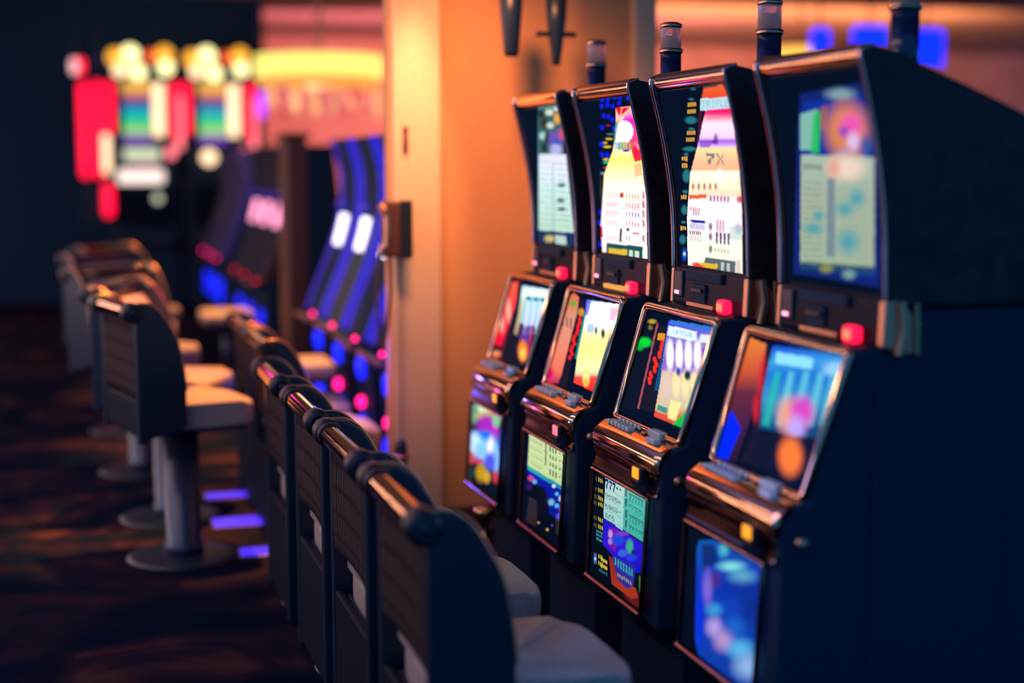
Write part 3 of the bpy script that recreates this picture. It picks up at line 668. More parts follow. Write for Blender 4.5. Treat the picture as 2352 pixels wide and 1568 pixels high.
def content_near(top, main, belly):
    c = top
    fr = [(1838, 215), (1975, 190), (1992, 240), (2012, 360), (2024, 660), (1822, 628), (1832, 300)]
    c.poly(fr, (20, 40, 130), k=0.8)
    c.poly([(1845, 235), (1980, 212), (2000, 360), (2010, 640), (1838, 612), (1845, 300)], (8, 60, 190), 0.5)
    c.grad([(1840, 355), (2008, 360), (2008, 615), (1838, 605)], [(355, (190, 215, 195)), (450, (190, 205, 180)), (600, (185, 205, 175))], k=0.85)
    c.poly([(1838, 262), (1878, 250), (1878, 345), (1838, 345)], (150, 215, 195), 0.9, 0.9); c.poly([(1868, 260), (1884, 256), (1882, 352), (1862, 350)], (20, 200, 90), 0.9)
    c.poly([(1884, 248), (1900, 240), (1896, 300), (1886, 300)], (180, 110, 50), 0.7)
    c.ell(1930, 216, 30, 12, (150, 190, 195), 0.5, k=0.8)
    c.ell(1945, 300, 46, 62, (235, 140, 80), 0.35, k=1.0); c.ell(1955, 290, 24, 28, (255, 90, 190), 0.5); c.ell(1938, 302, 12, 12, (170, 80, 190), 0.5)
    c.ell(1960, 325, 14, 20, (235, 200, 250), 0.5); c.ell(1938, 350, 14, 10, (180, 140, 200), 0.5, a=0.8); c.ell(1990, 335, 14, 20, (50, 90, 170), 0.5, a=0.9)
    c.ell(1945, 385, 38, 28, (255, 225, 205), 0.5, k=1.0); c.ell(1915, 385, 14, 24, (245, 170, 140), 0.5, a=0.8)
    c.marks(1846, 382, 1890, 384, 12, 5, (60, 70, 60), 0.6, 0.7)
    for i, y in enumerate(range(418, 600, 14)):
        c.marks(1846, y, 1890, y + 3, 6, 8, (110, 130, 120), 0.6, 0.5, seed=i); c.marks(1930, y, 1996, y + 4, 6, 11, (120, 150, 140), 0.6, 0.4, seed=i + 4)
    c.poly([(1900, 410), (1918, 410), (1918, 590), (1898, 588)], (100, 120, 150), 0.7)
    for (x, y, rx, ry) in [(1968, 455, 16, 18), (1940, 480, 18, 14), (1880, 495, 12, 10), (1868, 525, 20, 12), (1948, 555, 22, 24)]:
        c.ell(x, y, rx, ry, (50, 165, 180), 0.6, a=0.8)
    c.poly([(1838, 598), (2010, 612), (2010, 632), (1838, 618)], (40, 80, 70), 0.6); c.ell(1898, 616, 14, 10, (140, 150, 70), 0.5); c.ell(1950, 630, 14, 10, (130, 170, 160), 0.5)
    c = main
    c.grad([(1712, 770), (1760, 790), (1745, 900), (1690, 1060), (1630, 1060), (1680, 880)], [(770, (250, 140, 50)), (850, (220, 90, 50)), (900, (110, 40, 60)), (1000, (60, 25, 70)), (1060, (40, 20, 40))], k=0.95)
    c.poly([(1680, 940), (1702, 985), (1672, 1055), (1640, 1055)], (0, 35, 255), k=1.1)
    c.ell(1757, 880, 14, 60, (220, 35, 45), 0.3, clip=BIG); c.ell(1740, 940, 10, 34, (210, 30, 45), 0.4)
    c.poly([(1762, 790), (1772, 800), (1735, 1060), (1700, 1060), (1740, 960)], (30, 18, 40), 0.8)
    lcd = [(1775, 792), (1950, 818), (1900, 1010), (1745, 985), (1752, 900)]
    c.grad(lcd, [(792, (10, 60, 220)), (830, (60, 160, 230)), (860, (30, 120, 215)), (920, (60, 150, 200)), (985, (15, 70, 120))], k=1.05)
    c.poly([(1783, 808), (1868, 822), (1864, 848), (1780, 834)], (140, 220, 240), k=1.15); c.ell(1918, 848, 26, 16, (150, 205, 245), 0.4, k=1.1)
    for x in (1780, 1812, 1846, 1880, 1912):
        c.poly([(x, 852), (x + 14, 855), (x - 14, 980), (x - 30, 975)], (110, 220, 235) if x != 1780 else (40, 200, 170), 0.65, 1.0)
    c.ell(1812, 955, 24, 38, (250, 165, 135), 0.5); c.ell(1842, 945, 26, 34, (225, 75, 200), 0.4); c.ell(1828, 982, 20, 26, (200, 170, 250), 0.5)
    c.poly([(1740, 990), (1900, 1012), (1880, 1100), (1720, 1070)], (16, 16, 36), 0.9); c.ell(1815, 1048, 26, 42, (255, 120, 40), 0.35, k=1.15)
    c = belly
    c.grad(BIG, [(1180, (8, 14, 28)), (1568, (8, 14, 28))], k=0.6)
    body = [(1606, 1240), (1640, 1240), (1770, 1310), (1785, 1345), (1782, 1545), (1764, 1590), (1700, 1590), (1606, 1510), (1596, 1470), (1600, 1260)]
    c.grad(body, [(1240, (20, 90, 180)), (1330, (15, 60, 200)), (1420, (15, 70, 190)), (1568, (15, 60, 170))], k=0.9)
    c.poly([(1612, 1250), (1640, 1250), (1650, 1290), (1615, 1310)], (10, 20, 70), 0.7)
    for (x, y, rx, ry, col, a) in [(1680, 1300, 26, 10, (130, 225, 225), 1), (1705, 1325, 26, 14, (110, 200, 220), 0.9), (1662, 1262, 10, 14, (90, 200, 210), 0.8), (1700, 1350, 60, 26, (10, 40, 140), 0.6), (1640, 1330, 12, 16, (90, 30, 110), 0.8), (1625, 1350, 10, 36, (140, 110, 225), 0.8), (1640, 1440, 16, 20, (190, 165, 235), 0.9), (1662, 1470, 20, 22, (190, 150, 210), 0.9), (1640, 1400, 16, 14, (60, 160, 220), 0.9), (1700, 1490, 26, 20, (90, 190, 240), 0.9), (1720, 1530, 30, 26, (150, 190, 240), 0.9), (1725, 1400, 24, 40, (10, 40, 130), 0.8), (1770, 1400, 10, 60, (20, 60, 130), 0.7), (1607, 1420, 8, 60, (10, 40, 235), 0.8), (1688, 1440, 20, 20, (30, 110, 210), 0.7)]:
        c.ell(x, y, rx, ry, col, 0.6, a=a)

# ------------------------------------------------------------------ slot machine builder
def rim(surf, u0, u1, t0, t1, off, r=0.03):
    """closed rounded rectangle on a display plane, pushed off the plane by off"""
    pts = []
    cs = [(u1, t0, 1, 0), (u1, t1, 0, 1), (u0, t1, -1, 0), (u0, t0, 0, -1)]
    for k, (u, t, _, _) in enumerate(cs):
        su = -1 if u == u1 else 1
        st = 1 if t == t0 else -1
        for j in range(5):
            a = PI / 2 * j / 4
            if k % 2 == 0: du, dt = 1 - math.sin(a), 1 - math.cos(a)
            else: du, dt = 1 - math.cos(a), 1 - math.sin(a)
            x, y, z = surf(u + su * r * du, t + st * r * 1.2 * dt)
            pts.append((x - off, y, z))
    return pts

def slot_machine(yc, label, content, gains, slot_light, candle):
    m = empty('slot_machine', (1.5, yc, 0))
    tag(m, label, 'slot machine', 'slot machines in the right-hand row')
    NE, FA = -0.245, 0.262
    tops = surf_top; y0 = yc
    # pedestal, lower cabinet, neck, top box
    MB().prism_y([(0.10, 0.0), (0.72, 0.0), (0.72, 0.36), (0.10, 0.36)], NE + 0.02, FA - 0.02).build('pedestal', M['matte'], m, 0.008)
    low = [(0.016, 0.358), (0.74, 0.358), (0.74, 1.30), (0.30, 1.30), (0.29, 1.216), (0.196, 1.212), (0.092, 0.868), (0.062, 0.862), (0.03, 0.835), (0.016, 0.80), (0.026, 0.735)]
    MB().prism_y(low, NE, FA).build('lower_cabinet', M['matte'], m, 0.010, 3)
    box = [(0.276, 1.32), (0.275, 1.40), (0.271, 1.485), (0.262, 1.567), (0.249, 1.648), (0.232, 1.729), (0.212, 1.808), (0.205, 1.858), (0.25, 1.868), (0.34, 1.838), (0.47, 1.788), (0.62, 1.728), (0.78, 1.66), (0.78, 1.29), (0.30, 1.29)]
    MB().prism_y(box, -0.243, 0.243).build('top_box', M['glass_black'], m, 0.004)
    # burl side panels with chrome front edges
    side = TOPPROF[::-1] + [(0.194, 1.880), (0.222, 1.889), (0.26, 1.882), (0.34, 1.850), (0.47, 1.800), (0.62, 1.740), (0.80, 1.66), (0.80, 1.31), (0.30, 1.31)]
    for s, (a, b) in (('n', (-0.259, -0.241)), ('f', (0.241, 0.259))):
        MB().prism_y(side, a, b).build('side_panel', M['burl'], m, 0.003)
        y = -0.252 if s == 'n' else 0.256
        tp = ccr([(x - 0.003, y, z) for x, z in TOPPROF[::-1]] + [(0.196, y, 1.883), (0.222, y, 1.893)], 5)
        MB().tube(tp, 0.0075 if s == 'f' else 0.0045, 10).build('edge_trim', M['rose'], m)['label'] = 'rose chrome edge trim'
    MB().tube([(0.214, -0.242, 1.870), (0.214, 0.256, 1.870)], 0.026, 24).build('top_bar', M['gold'], m)['label'] = 'polished bronze top bar'
    # displays
    ct = Canvas(tops, 150, 190, y0); ct.PX, ct.PY = proj(ct.P + np.array([1.5, y0, 0]))
    cm = Canvas(surf_main, 140, 130, y0); cm.PX, cm.PY = proj(cm.P + np.array([1.5, y0, 0]))
    cb = Canvas(surf_belly, 140, 130, y0); cb.PX, cb.PY = proj(cb.P + np.array([1.5, y0, 0]))
    content(ct, cm, cb)
    ct.build('top_display', m, gains[0]); cm.build('main_display', m, gains[1]); cb.build('belly_glass', m, gains[2])
    # middle panel between the displays
    MB().prism_y([(0.268, 1.326), (0.264, 1.222), (0.232, 1.214), (0.30, 1.214), (0.30, 1.326)], -0.236, 0.246).build('middle_panel', M['glass_black'], m, 0.003)
    tp = MB().box(0.258, 0.272, 0.01, 0.10, 1.228, 1.285).build('ticket_printer', M['matte'], m, 0.004)
    MB().box(0.250, 0.262, 0.02, 0.09, 1.262, 1.272).build('ticket_slot', M['rubber'], tp)
    MB().box(0.258, 0.272, 0.175, 0.235, 1.235, 1.315).build('card_reader', M['black'], m, 0.006)
    MB().box(0.254, 0.262, 0.195, 0.222, 1.245, 1.256).build('reader_lamp', M['e_pinkwhite'], m, 0.002)
    MB().box(0.256, 0.27, -0.10, 0.145, 1.292, 1.322).build('speaker_grille', M['matte'], m, 0.003)
    MB().box(0.244, 0.268, -0.075, 0.11, 1.218, 1.232).build('light_row', M['e_amber'] if slot_light == 'e_pinklight' else M['bronze'], m, 0.003)
    sb = MB().box(0.234, 0.262, -0.172, -0.118, 1.215, 1.256).build('service_button', M['e_red'], m, 0.009, 3)
    MB().box(0.2305, 0.2345, -0.160, -0.130, 1.225, 1.246).build('button_core', M['e_redin'], sb, 0.003)
    # bronze brackets at both ends of the middle panel
    for a, b in ((-0.262, -0.236), (0.246, 0.264)):
        MB().prism_y([(0.262, 1.322), (0.258, 1.215), (0.34, 1.195), (0.36, 1.27), (0.30, 1.322)], a, b).build('bracket', M['bronze'], m, 0.005, 2)
    MB().tube([(0.30, -0.266, 1.32), (0.31, -0.268, 1.26), (0.30, -0.266, 1.20)], 0.012, 12).tube([(0.34, -0.266, 1.315), (0.345, -0.266, 1.20)], 0.007, 10).build('bracket_rib', M['bronze'], m)
    # main display frame
    MB().tube(rim(surf_main, -0.015, 1.03, -0.028, 1.02, 0.006), 0.0115, 12, closed=True).build('display_frame', M['gold'], m)['label'] = 'bronze chrome rounded frame'
    # deck
    dk = MB().prism_y([(0.094, 0.872), (0.055, 0.862), (0.035, 0.852), (0.035, 0.80), (0.11, 0.80)], -0.232, 0.255).build('button_deck', M['dchrome'], m, 0.006, 2)
    nose = [(0.052, 0.866), (0.030, 0.856), (0.013, 0.842), (0.005, 0.824), (0.004, 0.806), (0.010, 0.790), (0.020, 0.784), (0.05, 0.784)]
    n_ = MB(); P = []
    for y, k in ((0.262, 0.72), (0.256, 0.95), (0.245, 1.0), (-0.225, 1.0), (-0.238, 0.95), (-0.244, 0.72)):
        P.append([(0.05 + (x - 0.05) * k, y, z) for x, z in nose])
    v = [p for r in P for p in r]; L = len(nose)
    n_.add(v, [(i * L + j, i * L + j + 1, (i + 1) * L + j + 1, (i + 1) * L + j) for i in range(5) for j in range(L - 1)] , True)
    n_.add(P[0], [tuple(range(L))]); n_.add(P[-1], [tuple(range(L))])
    n_.build('bullnose', M['gold'], m)['label'] = 'polished bronze rounded deck edge'
    ap = MB().prism_y([(0.010, 0.786), (0.020, 0.760), (0.014, 0.738), (0.006, 0.730), (0.05, 0.73), (0.05, 0.786)], -0.236, 0.256).build('apron', M['dchrome'], m, 0.003)
    def btn(x, y, w, d, h=0.013, tilt=0.0, mt='button'):
        return MB().box(x, x + d, y - w / 2, y + w / 2, 0.8605 + (x - 0.03) * 0.2, 0.8605 + (x - 0.03) * 0.2 + h).build('button', M[mt], dk, 0.0025, 2)
    first = btn(0.038, 0.205, 0.021, 0.025)
    spots = [(0.040, 0.205 - 0.030 * i) for i in range(1, 6)] + [(0.072, 0.190 - 0.030 * i) for i in range(6)]
    for (x, y) in spots:
        c = first.copy(); COL.objects.link(c); c.parent = dk
        c.location = (x - 0.040, y - 0.205, (x - 0.040) * 0.2)
    btn(0.064, -0.09, 0.085, 0.026, 0.020); btn(0.034, -0.135, 0.060, 0.022, 0.015); 
    MB().box(0.060, 0.074, -0.030, -0.005, 0.866, 0.873).build('coin_tray_lip', M['bronze'], dk, 0.002)
    # bill slot and chute on the apron
    bs = MB().box(-0.006, 0.03, -0.165, -0.105, 0.752, 0.800).build('bill_acceptor', M['rubber'], m, 0.006, 2)
    MB().box(-0.010, -0.004, -0.156, -0.114, 0.766, 0.797).build('slot_light', M[slot_light], bs, 0.004, 2)
    MB().prism_y([(-0.012, 0.762), (0.02, 0.762), (0.02, 0.722), (0.002, 0.722)], -0.162, -0.108).build('chute', M['black'], bs, 0.003)
    # belly frame with lighter top and bottom rails
    fr = rim(surf_belly, -0.03, 1.03, -0.02, 1.03, 0.006)
    MB().tube(fr, 0.007, 10, closed=True).build('belly_frame', M['dchrome'], m)
    a = surf_belly(-0.02, 1.035); b = surf_belly(1.02, 1.035)
    MB().tube([(a[0] - 0.010, a[1], a[2]), (b[0] - 0.010, b[1], b[2])], 0.0075, 12).build('bottom_rail', M['rose'], m)['label'] = 'rose chrome bottom rail'
    a = surf_belly(-0.02, -0.025); b = surf_belly(1.02, -0.025)
    MB().tube([(a[0] - 0.010, a[1], a[2]), (b[0] - 0.010, b[1], b[2])], 0.0045, 12).build('top_rail', M['rose'], m)
    # lock on the near side of the cabinet
    lk = MB().lathe([(0, -0.014), (0.010, -0.013), (0.016, -0.006), (0.017, 0.0)], (0.075, NE - 0.001, 0.775), 20, 'Y').build('door_lock', M['bronze'], m)
    MB().box(0.25, 0.60, NE - 0.004, NE, 0.42, 1.12).build('side_door', M['matte'], m, 0.002)
    if candle:
        cx, cy = 0.40, -0.085
        t = MB().lathe([(0, 1.79), (0.034, 1.79), (0.034, 1.992), (0, 1.992)], (cx, cy, 0), 24).build('tower_light', M['navy'], m)
        MB().lathe([(0.034, 1.985), (0.039, 1.988), (0.039, 1.998), (0.034, 2.002)], (cx, cy, 0), 24).build('lamp_ring', M['gold'], t)
        MB().lathe([(0, 2.072), (0.030, 2.072), (0.033, 2.066), (0.033, 2.0), (0, 2.0)], (cx, cy, 0), 24).build('lamp_lens', M['lens'], t)
        MB().lathe([(0, 2.086), (0.022, 2.086), (0.035, 2.080), (0.036, 2.070), (0.030, 2.066)], (cx, cy, 0), 24).build('lamp_cap', M['gold'], t)
    return m
M['brass'] = mat('brass', (0.95, 0.50, 0.15), 0.3, 1.0)
M['navy'] = mat('navy_lamp_glass', (0.004, 0.02, 0.07), 0.15)
M['lens'] = mat('rose_lamp_glass', (1.0, 0.72, 0.68), 0.12)
M['lens'].node_tree.nodes['Principled BSDF'].inputs['Transmission Weight'].default_value = 0.6
M['lens'].node_tree.nodes['Principled BSDF'].inputs['IOR'].default_value = 1.2
m1 = slot_machine(5.29, 'slot machine nearest the orange wall with a white pay table on top', content_far, (0.95, 1.0, 1.0), 'e_orange', True)
P = at_y(1112, 1188, 5.15)
MB().lathe([(0, 0.035), (0.040, 0.035), (0.042, 0.02), (0.034, 0.0), (0.016, -0.02), (0.012, -0.05), (0.022, -0.065), (0.026, -0.08), (0, -0.085)], (P[0] - 1.5, 5.15 - 5.29, P[2]), 24).tube([(P[0] - 1.5, 5.15 - 5.29, P[2] + 0.01), (0.12, 5.15 - 5.29, P[2] + 0.01)], 0.012, 10).build('reflection_cup', M['brass'], m1)['label'] = 'brass cup shape added for an orange reflection'  # brass cup added in place of an orange reflection
slot_machine(4.59, 'second slot machine from the orange wall, white moon and magenta on top', content_second, (1.0, 1.0, 1.0), 'e_pinklight', True)
slot_machine(3.89, 'slot machine headed TRIPLE with yellow side text and a green corner on its main display', content_third, (1.0, 1.0, 1.0), 'e_orange', True)
slot_machine(3.19, 'nearest slot machine with a blue-bordered top display and plain blue belly glass', content_near, (0.9, 1.0, 1.0), 'e_orange', True)

# ------------------------------------------------------------------ chairs (local x = 0 under the seat, facing +x)
def make_chair(label, group, s=1.0, cat='chair', name='casino_chair', stem=0.036, leg=0.14):
    """s stretches the pedestal so that the same seat sits higher"""
    dz = s
    m = empty(name)
    tag(m, label, cat, group)
    xr = -0.238
    W = 0.235
    MB().tube([(xr, -W + 0.02, 0.86 + dz), (xr, W - 0.03, 0.86 + dz)], 0.031, 24).build('top_rail', M['gold'], m)['label'] = 'bronze chrome tube along the top'
    MB().lathe([(0.031, W - 0.052), (0.037, W - 0.052), (0.037, W - 0.034), (0.031, W - 0.034)], (xr, 0, 0.86 + dz), 24, 'Y').build('rail_ring', M['rubber'], m)
    MB().lathe([(0.031, W - 0.034), (0.0345, W - 0.030), (0.0345, W - 0.018), (0.031, W - 0.014)], (xr, 0, 0.86 + dz), 24, 'Y').build('rail_ring', M['rose'], m)
    side = [(-0.228, 0.40), (-0.230, 0.84), (-0.232, 0.872), (-0.225, 0.895), (-0.18, 0.892), (-0.135, 0.862), (-0.095, 0.80), (-0.065, 0.735), (-0.045, 0.64), (-0.033, 0.54), (-0.03, 0.40)] + ([(-0.05, 0.05), (-0.10, 0.012), (-0.228, 0.012)] if leg < 0.3 else [(-0.10, 0.37), (-0.185, 0.36), (-0.195, leg), (-0.228, leg)])
    side = [(x, z + dz) for x, z in side]
    for sg in (-1, 1):
        a, b = sorted((sg * W, sg * (W + 0.040)))
        f = MB().prism_y(side, a, b).build('side_frame', M['black'], m, 0.008, 3)
        yj = sg * (W + 0.004)
        jo = MB().lathe([(0, sg * (W + 0.050)), (0.026, sg * (W + 0.050)), (0.040, sg * (W + 0.044)), (0.040, sg * (W - 0.012)), (0.031, sg * (W - 0.016))], (xr, 0, 0.86 + dz), 28, 'Y').build('rail_joint', M['rubber'], m)
        MB().lathe([(0, sg * (W + 0.054)), (0.012, sg * (W + 0.054)), (0.014, sg * (W + 0.050)), (0.022, sg * (W + 0.050)), (0.024, sg * (W + 0.053)), (0.028, sg * (W + 0.049))], (xr, 0, 0.86 + dz), 28, 'Y').build('joint_cap', M['black'], jo)
        ed = ccr([(x + 0.002, sg * (W + 0.036), z) for x, z in side[3:10]], 4)
        MB().tube(ed, 0.0045, 8).build('edge_highlight_tube', M['bronze'], f)  # bronze tube added for the pink highlight along this edge
    # back panel: thin, bowed, covered in plaid fabric
    b = MB(); rows = []
    for t in np.linspace(0, 1, 12):
        z = 0.845 - t * 0.325 + dz
        rows.append([(-0.212 + 0.010 * (1 - (y / W) ** 2) - 0.006 * math.sin(t * PI), y, z) for y in np.linspace(-W, W, 12)])
    v = [p for r in rows for p in r]
    f = [(i * 12 + j, i * 12 + j + 1, (i + 1) * 12 + j + 1, (i + 1) * 12 + j) for i in range(11) for j in range(11)]
    b.add(v, f, True)
    bo = b.build('back_panel', M['plaid'], m)
    sol = bo.modifiers.new('solid', 'SOLIDIFY'); sol.thickness = 0.02; sol.offset = 0
    if leg < 0.3:
        MB().box(-0.224, -0.196, -W, W, 0.03, 0.395).build('lower_dark_shell', M['shell'], m, 0.008, 2)
    else:
        MB().box(-0.222, -0.196, -W, W, 0.36 + dz, 0.51 + dz).build('lower_dark_shell', M['shell'], m, 0.008, 2)  # dark panel added for the shade in the gap below the back
    # front cushion of the back
    cu = MB().prism_y([(-0.190, 0.46 + dz), (-0.075, 0.47 + dz), (-0.085, 0.60 + dz), (-0.11, 0.72 + dz), (-0.15, 0.80 + dz), (-0.18, 0.83 + dz), (-0.190, 0.82 + dz)], -W + 0.01, W - 0.01).build('back_cushion', M['vinyl'], m, 0.03, 4)
    for p in cu.data.polygons: p.use_smooth = True
    # seat: rounded cushion
    st = MB(); n1, n2 = 28, 10; v = []
    for i in range(n2 + 1):
        a = -PI / 2 + PI * i / n2
        for k in range(n1):
            w = 2 * PI * k / n1
            e = 0.42
            cx_ = math.copysign(abs(math.cos(w)) ** e, math.cos(w)); cy_ = math.copysign(abs(math.sin(w)) ** e, math.sin(w))
            rr = abs(math.cos(a)) ** 0.35
            v.append((0.048 + cx_ * 0.242 * (0.86 + 0.14 * rr) * (rr if i in (0, n2) else 1) * min(1, 0.55 + rr), cy_ * 0.235 * (rr if i in (0, n2) else 1) * min(1, 0.55 + rr), 0.43 + dz + 0.052 * math.copysign(abs(math.sin(a)) ** 0.6, math.sin(a)) - (0.012 if cx_ > 0.8 and a > 0 else 0)))
    f = [(i * n1 + k, i * n1 + (k + 1) % n1, (i + 1) * n1 + (k + 1) % n1, (i + 1) * n1 + k) for i in range(n2) for k in range(n1)]
    st.add(v, f + [tuple(range(n1 - 1, -1, -1)), tuple(range(n2 * n1, (n2 + 1) * n1))], True)
    so = st.build('seat', M['vinyl'], m)
    MB().box(-0.20, 0.24, -0.20, 0.20, 0.355 + dz, 0.392 + dz).build('seat_pan', M['black'], m, 0.012, 3)
    MB().lathe([(0, 0.018), (stem + 0.01, 0.018), (stem + 0.01, 0.06), (stem, 0.07), (stem, 0.36 + dz), (0, 0.36 + dz)], (0.02, 0, 0), 24).build('pedestal', M['stem'], m)
    MB().lathe([(0, 0), (0.235, 0), (0.235, 0.008), (0.20, 0.014), (0.06, 0.022), (0, 0.022)], (0.02, 0, 0), 36).build('base_plate', M['black'], m)
    return m
M['stem'] = mat('dark_steel_stem', (0.06, 0.08, 0.11), 0.35, 0.6)

chairs = [(3.27, 'black-framed chair closest to the camera in the right-hand row, its bronze top tube nearest'),
          (3.95, 'second chair from the camera in the right-hand row, round cap beside the nearest tube'),
          (4.63, 'third chair from the camera in the right-hand row, plaid back and bronze tube'),
          (5.40, 'fourth chair from the camera in the right-hand row, before the magenta-lit one'),
          (6.52, 'fifth chair from the camera in the right-hand row, its top tube lit magenta'),
          (7.24, 'farthest chair of the right-hand row, barely showing beyond the magenta-lit one')]
proto = None
for i, (y, lb) in enumerate(chairs):
    if proto is None:
        proto = o = make_chair(lb, 'chairs facing the right-hand slot machines', 0.0)
    else:
        o = copy_tree(proto); o['label'] = lb
    o.location = (0.95 if y < 6 else 1.04, y, 0)
stools = [(0.42, 6.20, 0.22, 'nearest stool on the left, black back and orange-lit seat'),
          (0.42, 6.95, -0.42, 'stool with orange-lit seat directly behind the nearest left stool'),
          (0.36, 8.1, -0.9, 'turned stool with orange-lit back cushion, third of the left stools'),
          (0.34, 9.4, -1.0, 'turned stool farther back, orange-lit, left of the dark curved machines'),
          (0.42, 10.3, -0.7, 'most distant small stool at the left, faintly orange-lit')]
bk = None
for (x, y, lb) in [(1.24, 8.25, 'low backless stool with a yellow-lit seat, just past the fourth chair'), (1.16, 11.3, 'small distant backless stool with a yellow-lit seat, below the pink reel lights')]:
    if bk is None:
        bk = o = empty('backless_stool')
        tag(o, lb, 'stool', 'backless stools at the far machines')
        MB().box(-0.19, 0.19, -0.19, 0.19, 0.46, 0.55).build('seat', M['vinyl'], o, 0.035, 4)
        MB().box(-0.17, 0.17, -0.17, 0.17, 0.43, 0.46).build('seat_pan', M['black'], o, 0.01)
        MB().lathe([(0, 0.015), (0.03, 0.015), (0.03, 0.43), (0, 0.43)], (0, 0, 0), 20).build('pedestal', M['stem'], o)
        MB().lathe([(0, 0), (0.20, 0), (0.19, 0.012), (0.04, 0.02), (0, 0.02)], (0, 0, 0), 32).build('base_plate', M['black'], o)
    else:
        o = copy_tree(bk); o['label'] = lb
    o.location = (x, y, 0)
sp = None
for (x, y, a, lb) in stools:
    if sp is None:
        sp = o = make_chair(lb, 'tall stools beyond the near chairs', 0.20, 'stool', 'casino_stool', 0.072, 0.34)
    else:
        o = copy_tree(sp); o['label'] = lb
    o.location = (x, y, 0); o.rotation_euler.z = a

# ------------------------------------------------------------------ beyond the partition: curved machines in the same line
CURV = [(0.17, 1.80), (0.20, 1.70), (0.225, 1.60), (0.232, 1.48), (0.220, 1.36), (0.19, 1.24), (0.15, 1.12), (0.095, 0.98), (0.03, 0.83), (-0.01, 0.72)]
def curved_machine(loc, label, group, strip, strip2, faces, lamp_low, btn, parts=None):
    m = empty('curved_slot_machine', loc)
    tag(m, label, 'slot machine', group)
    body = [(x + 0.012, z) for x, z in CURV] + [(0.02, 0.70), (0.06, 0.02), (0.06, 0.0), (0.62, 0.0), (0.66, 1.2), (0.60, 1.80)]
    MB().prism_y(body, -0.25, 0.25).build('cabinet', M['matte'], m, 0.006)
    for sg in (-1, 1):
        y0, y1 = sorted((sg * 0.25, sg * (0.25 + 0.03)))
        side = [(x - 0.006, z) for x, z in CURV] + [(x + 0.11 - 0.03 * k / 9, z) for k, (x, z) in reversed(list(enumerate(CURV)))]
        MB().prism_y(side, y0, y1).build('light_strip', M[strip if sg < 0 else strip2], m, 0.006)
    MB().box(-0.075, 0.10, -0.26, 0.26, 0.655, 0.705).build('button_deck', M['matte'], m, 0.012, 3)
    MB().tube([(-0.078, -0.26, 0.69), (-0.078, 0.26, 0.69)], 0.014, 12).build('deck_rail', M['rose'], m)['label'] = 'rose chrome deck edge'
    if btn:
        MB().lathe([(0, 0.018), (0.010, 0.012), (0.013, 0.0), (0.013, -0.01)], (-0.03, -0.10, 0.712), 16).build('spin_button', M[btn], m)
    if faces:
        MB().tube([(0.150, 0.0, 1.14), (0.178, 0.0, 1.24), (0.200, 0.0, 1.33)], 0.026, 12).build('lit_reel', M[faces], m)
        MB().box(0.165, 0.20, -0.10, 0.10, 1.38, 1.41).build('status_display', M['e_bluestrip'], m, 0.004)
    for (z, col, r) in lamp_low:
        MB().lathe([(0, -0.022), (r * 0.7, -0.018), (r, -0.004), (r, 0.014)], (0.015, -0.02, z), 20, 'X').build('belly_lamp', M[col], m)
    return m
low_b = [(0.55, 'e_blue', 0.065), (0.36, 'e_pink', 0.030), (0.19, 'e_blue', 0.10)]
a = curved_machine((1.50, 7.85, 0), 'curved slot machine with blue edge strips next to the partition, nearest of the blue ones', 'blue-edged curved machines', 'e_bluedeep', 'e_bluestrip', 'e_white', low_b, 'e_pink')
for y, lb in ((8.55, 'curved slot machine with blue edge strips, second beyond the partition'), (9.25, 'curved slot machine with blue edge strips, farthest from the partition'), (7.15, 'curved slot machine mostly hidden by the partition, blue lower strip showing')):
    c = copy_tree(a); c.location = (1.50, y, 0); c['label'] = lb
b = curved_machine((1.50, 12.1, 0), 'dark curved machine with pink reel lights and a red lamp, right end of the three', 'dark curved machines farther along the row', 'brown', 'matte', 'e_pinkwhite', [(0.42, 'e_blue', 0.05)], 'e_red')
for y, lb in ((12.85, 'dark curved slot machine with pink reel lights and a red lamp, middle of the three'), (13.6, 'dark curved machine with pink reel lights and a red lamp, left end of the three')):
    c = copy_tree(b); c.location = (1.50, y, 0); c['label'] = lb
d = curved_machine((1.50, 15.3, 0), 'far curved machine with dim violet edges, nearest of the far trio', 'far curved machines with dim violet edges', 'e_violetdim', 'brown', None, [(0.42, 'e_blue', 0.07), (0.30, 'e_blue', 0.05)], 'e_pink')
for y, lb in ((16.0, 'far curved slot machine with dim violet edges, middle of the far trio'), (16.7, 'far curved machine with dim violet edges, last of the far trio')):
    c = copy_tree(d); c.location = (1.50, y, 0); c['label'] = lb

# brown square pillar between the banks
pl = MB().box(1.50, 1.64, 10.35, 10.75, 0, 1.82).box(1.48, 1.66, 10.32, 10.78, 1.82, 1.86).build('end_cabinet', M['brown'], None, 0.01)
tag(pl, 'plain brown cabinet standing between the blue-edged and the dark curved machines', 'cabinet')

# ------------------------------------------------------------------ tall machines with red neon tubes and lamp clusters
def capsule(mb, x, y, z0, z1, r):
    pr = [(0, z0)] + [(r * math.sin(a), z0 + r * (1 - math.cos(a))) for a in (0.5, 1.0, PI / 2)] + [(r * math.cos(a), z1 - r + r * math.sin(a)) for a in (0.0, 0.5, 1.0)] + [(0, z1)]
    return mb.lathe(pr, (x, y, 0), 14)
def globe(mb, x, y, z, r):
    return mb.lathe([(r * math.sin(PI * i / 10), z - r * math.cos(PI * i / 10)) for i in range(11)], (x, y, 0), 16)
Yb = 17.6
def bx(px): return (px - 140) * Yb / 3422
def bz(px, py): return float(at_y(px, py, Yb)[2])
M['g1'] = emis('amber_globe', (255, 175, 50), 1.6); M['g2'] = emis('pale_yellow_globe', (255, 245, 170), 2.2)
M['g3'] = emis('cream_globe', (255, 215, 170), 2.0); M['g4'] = emis('orange_globe', (255, 90, 40), 1.3)
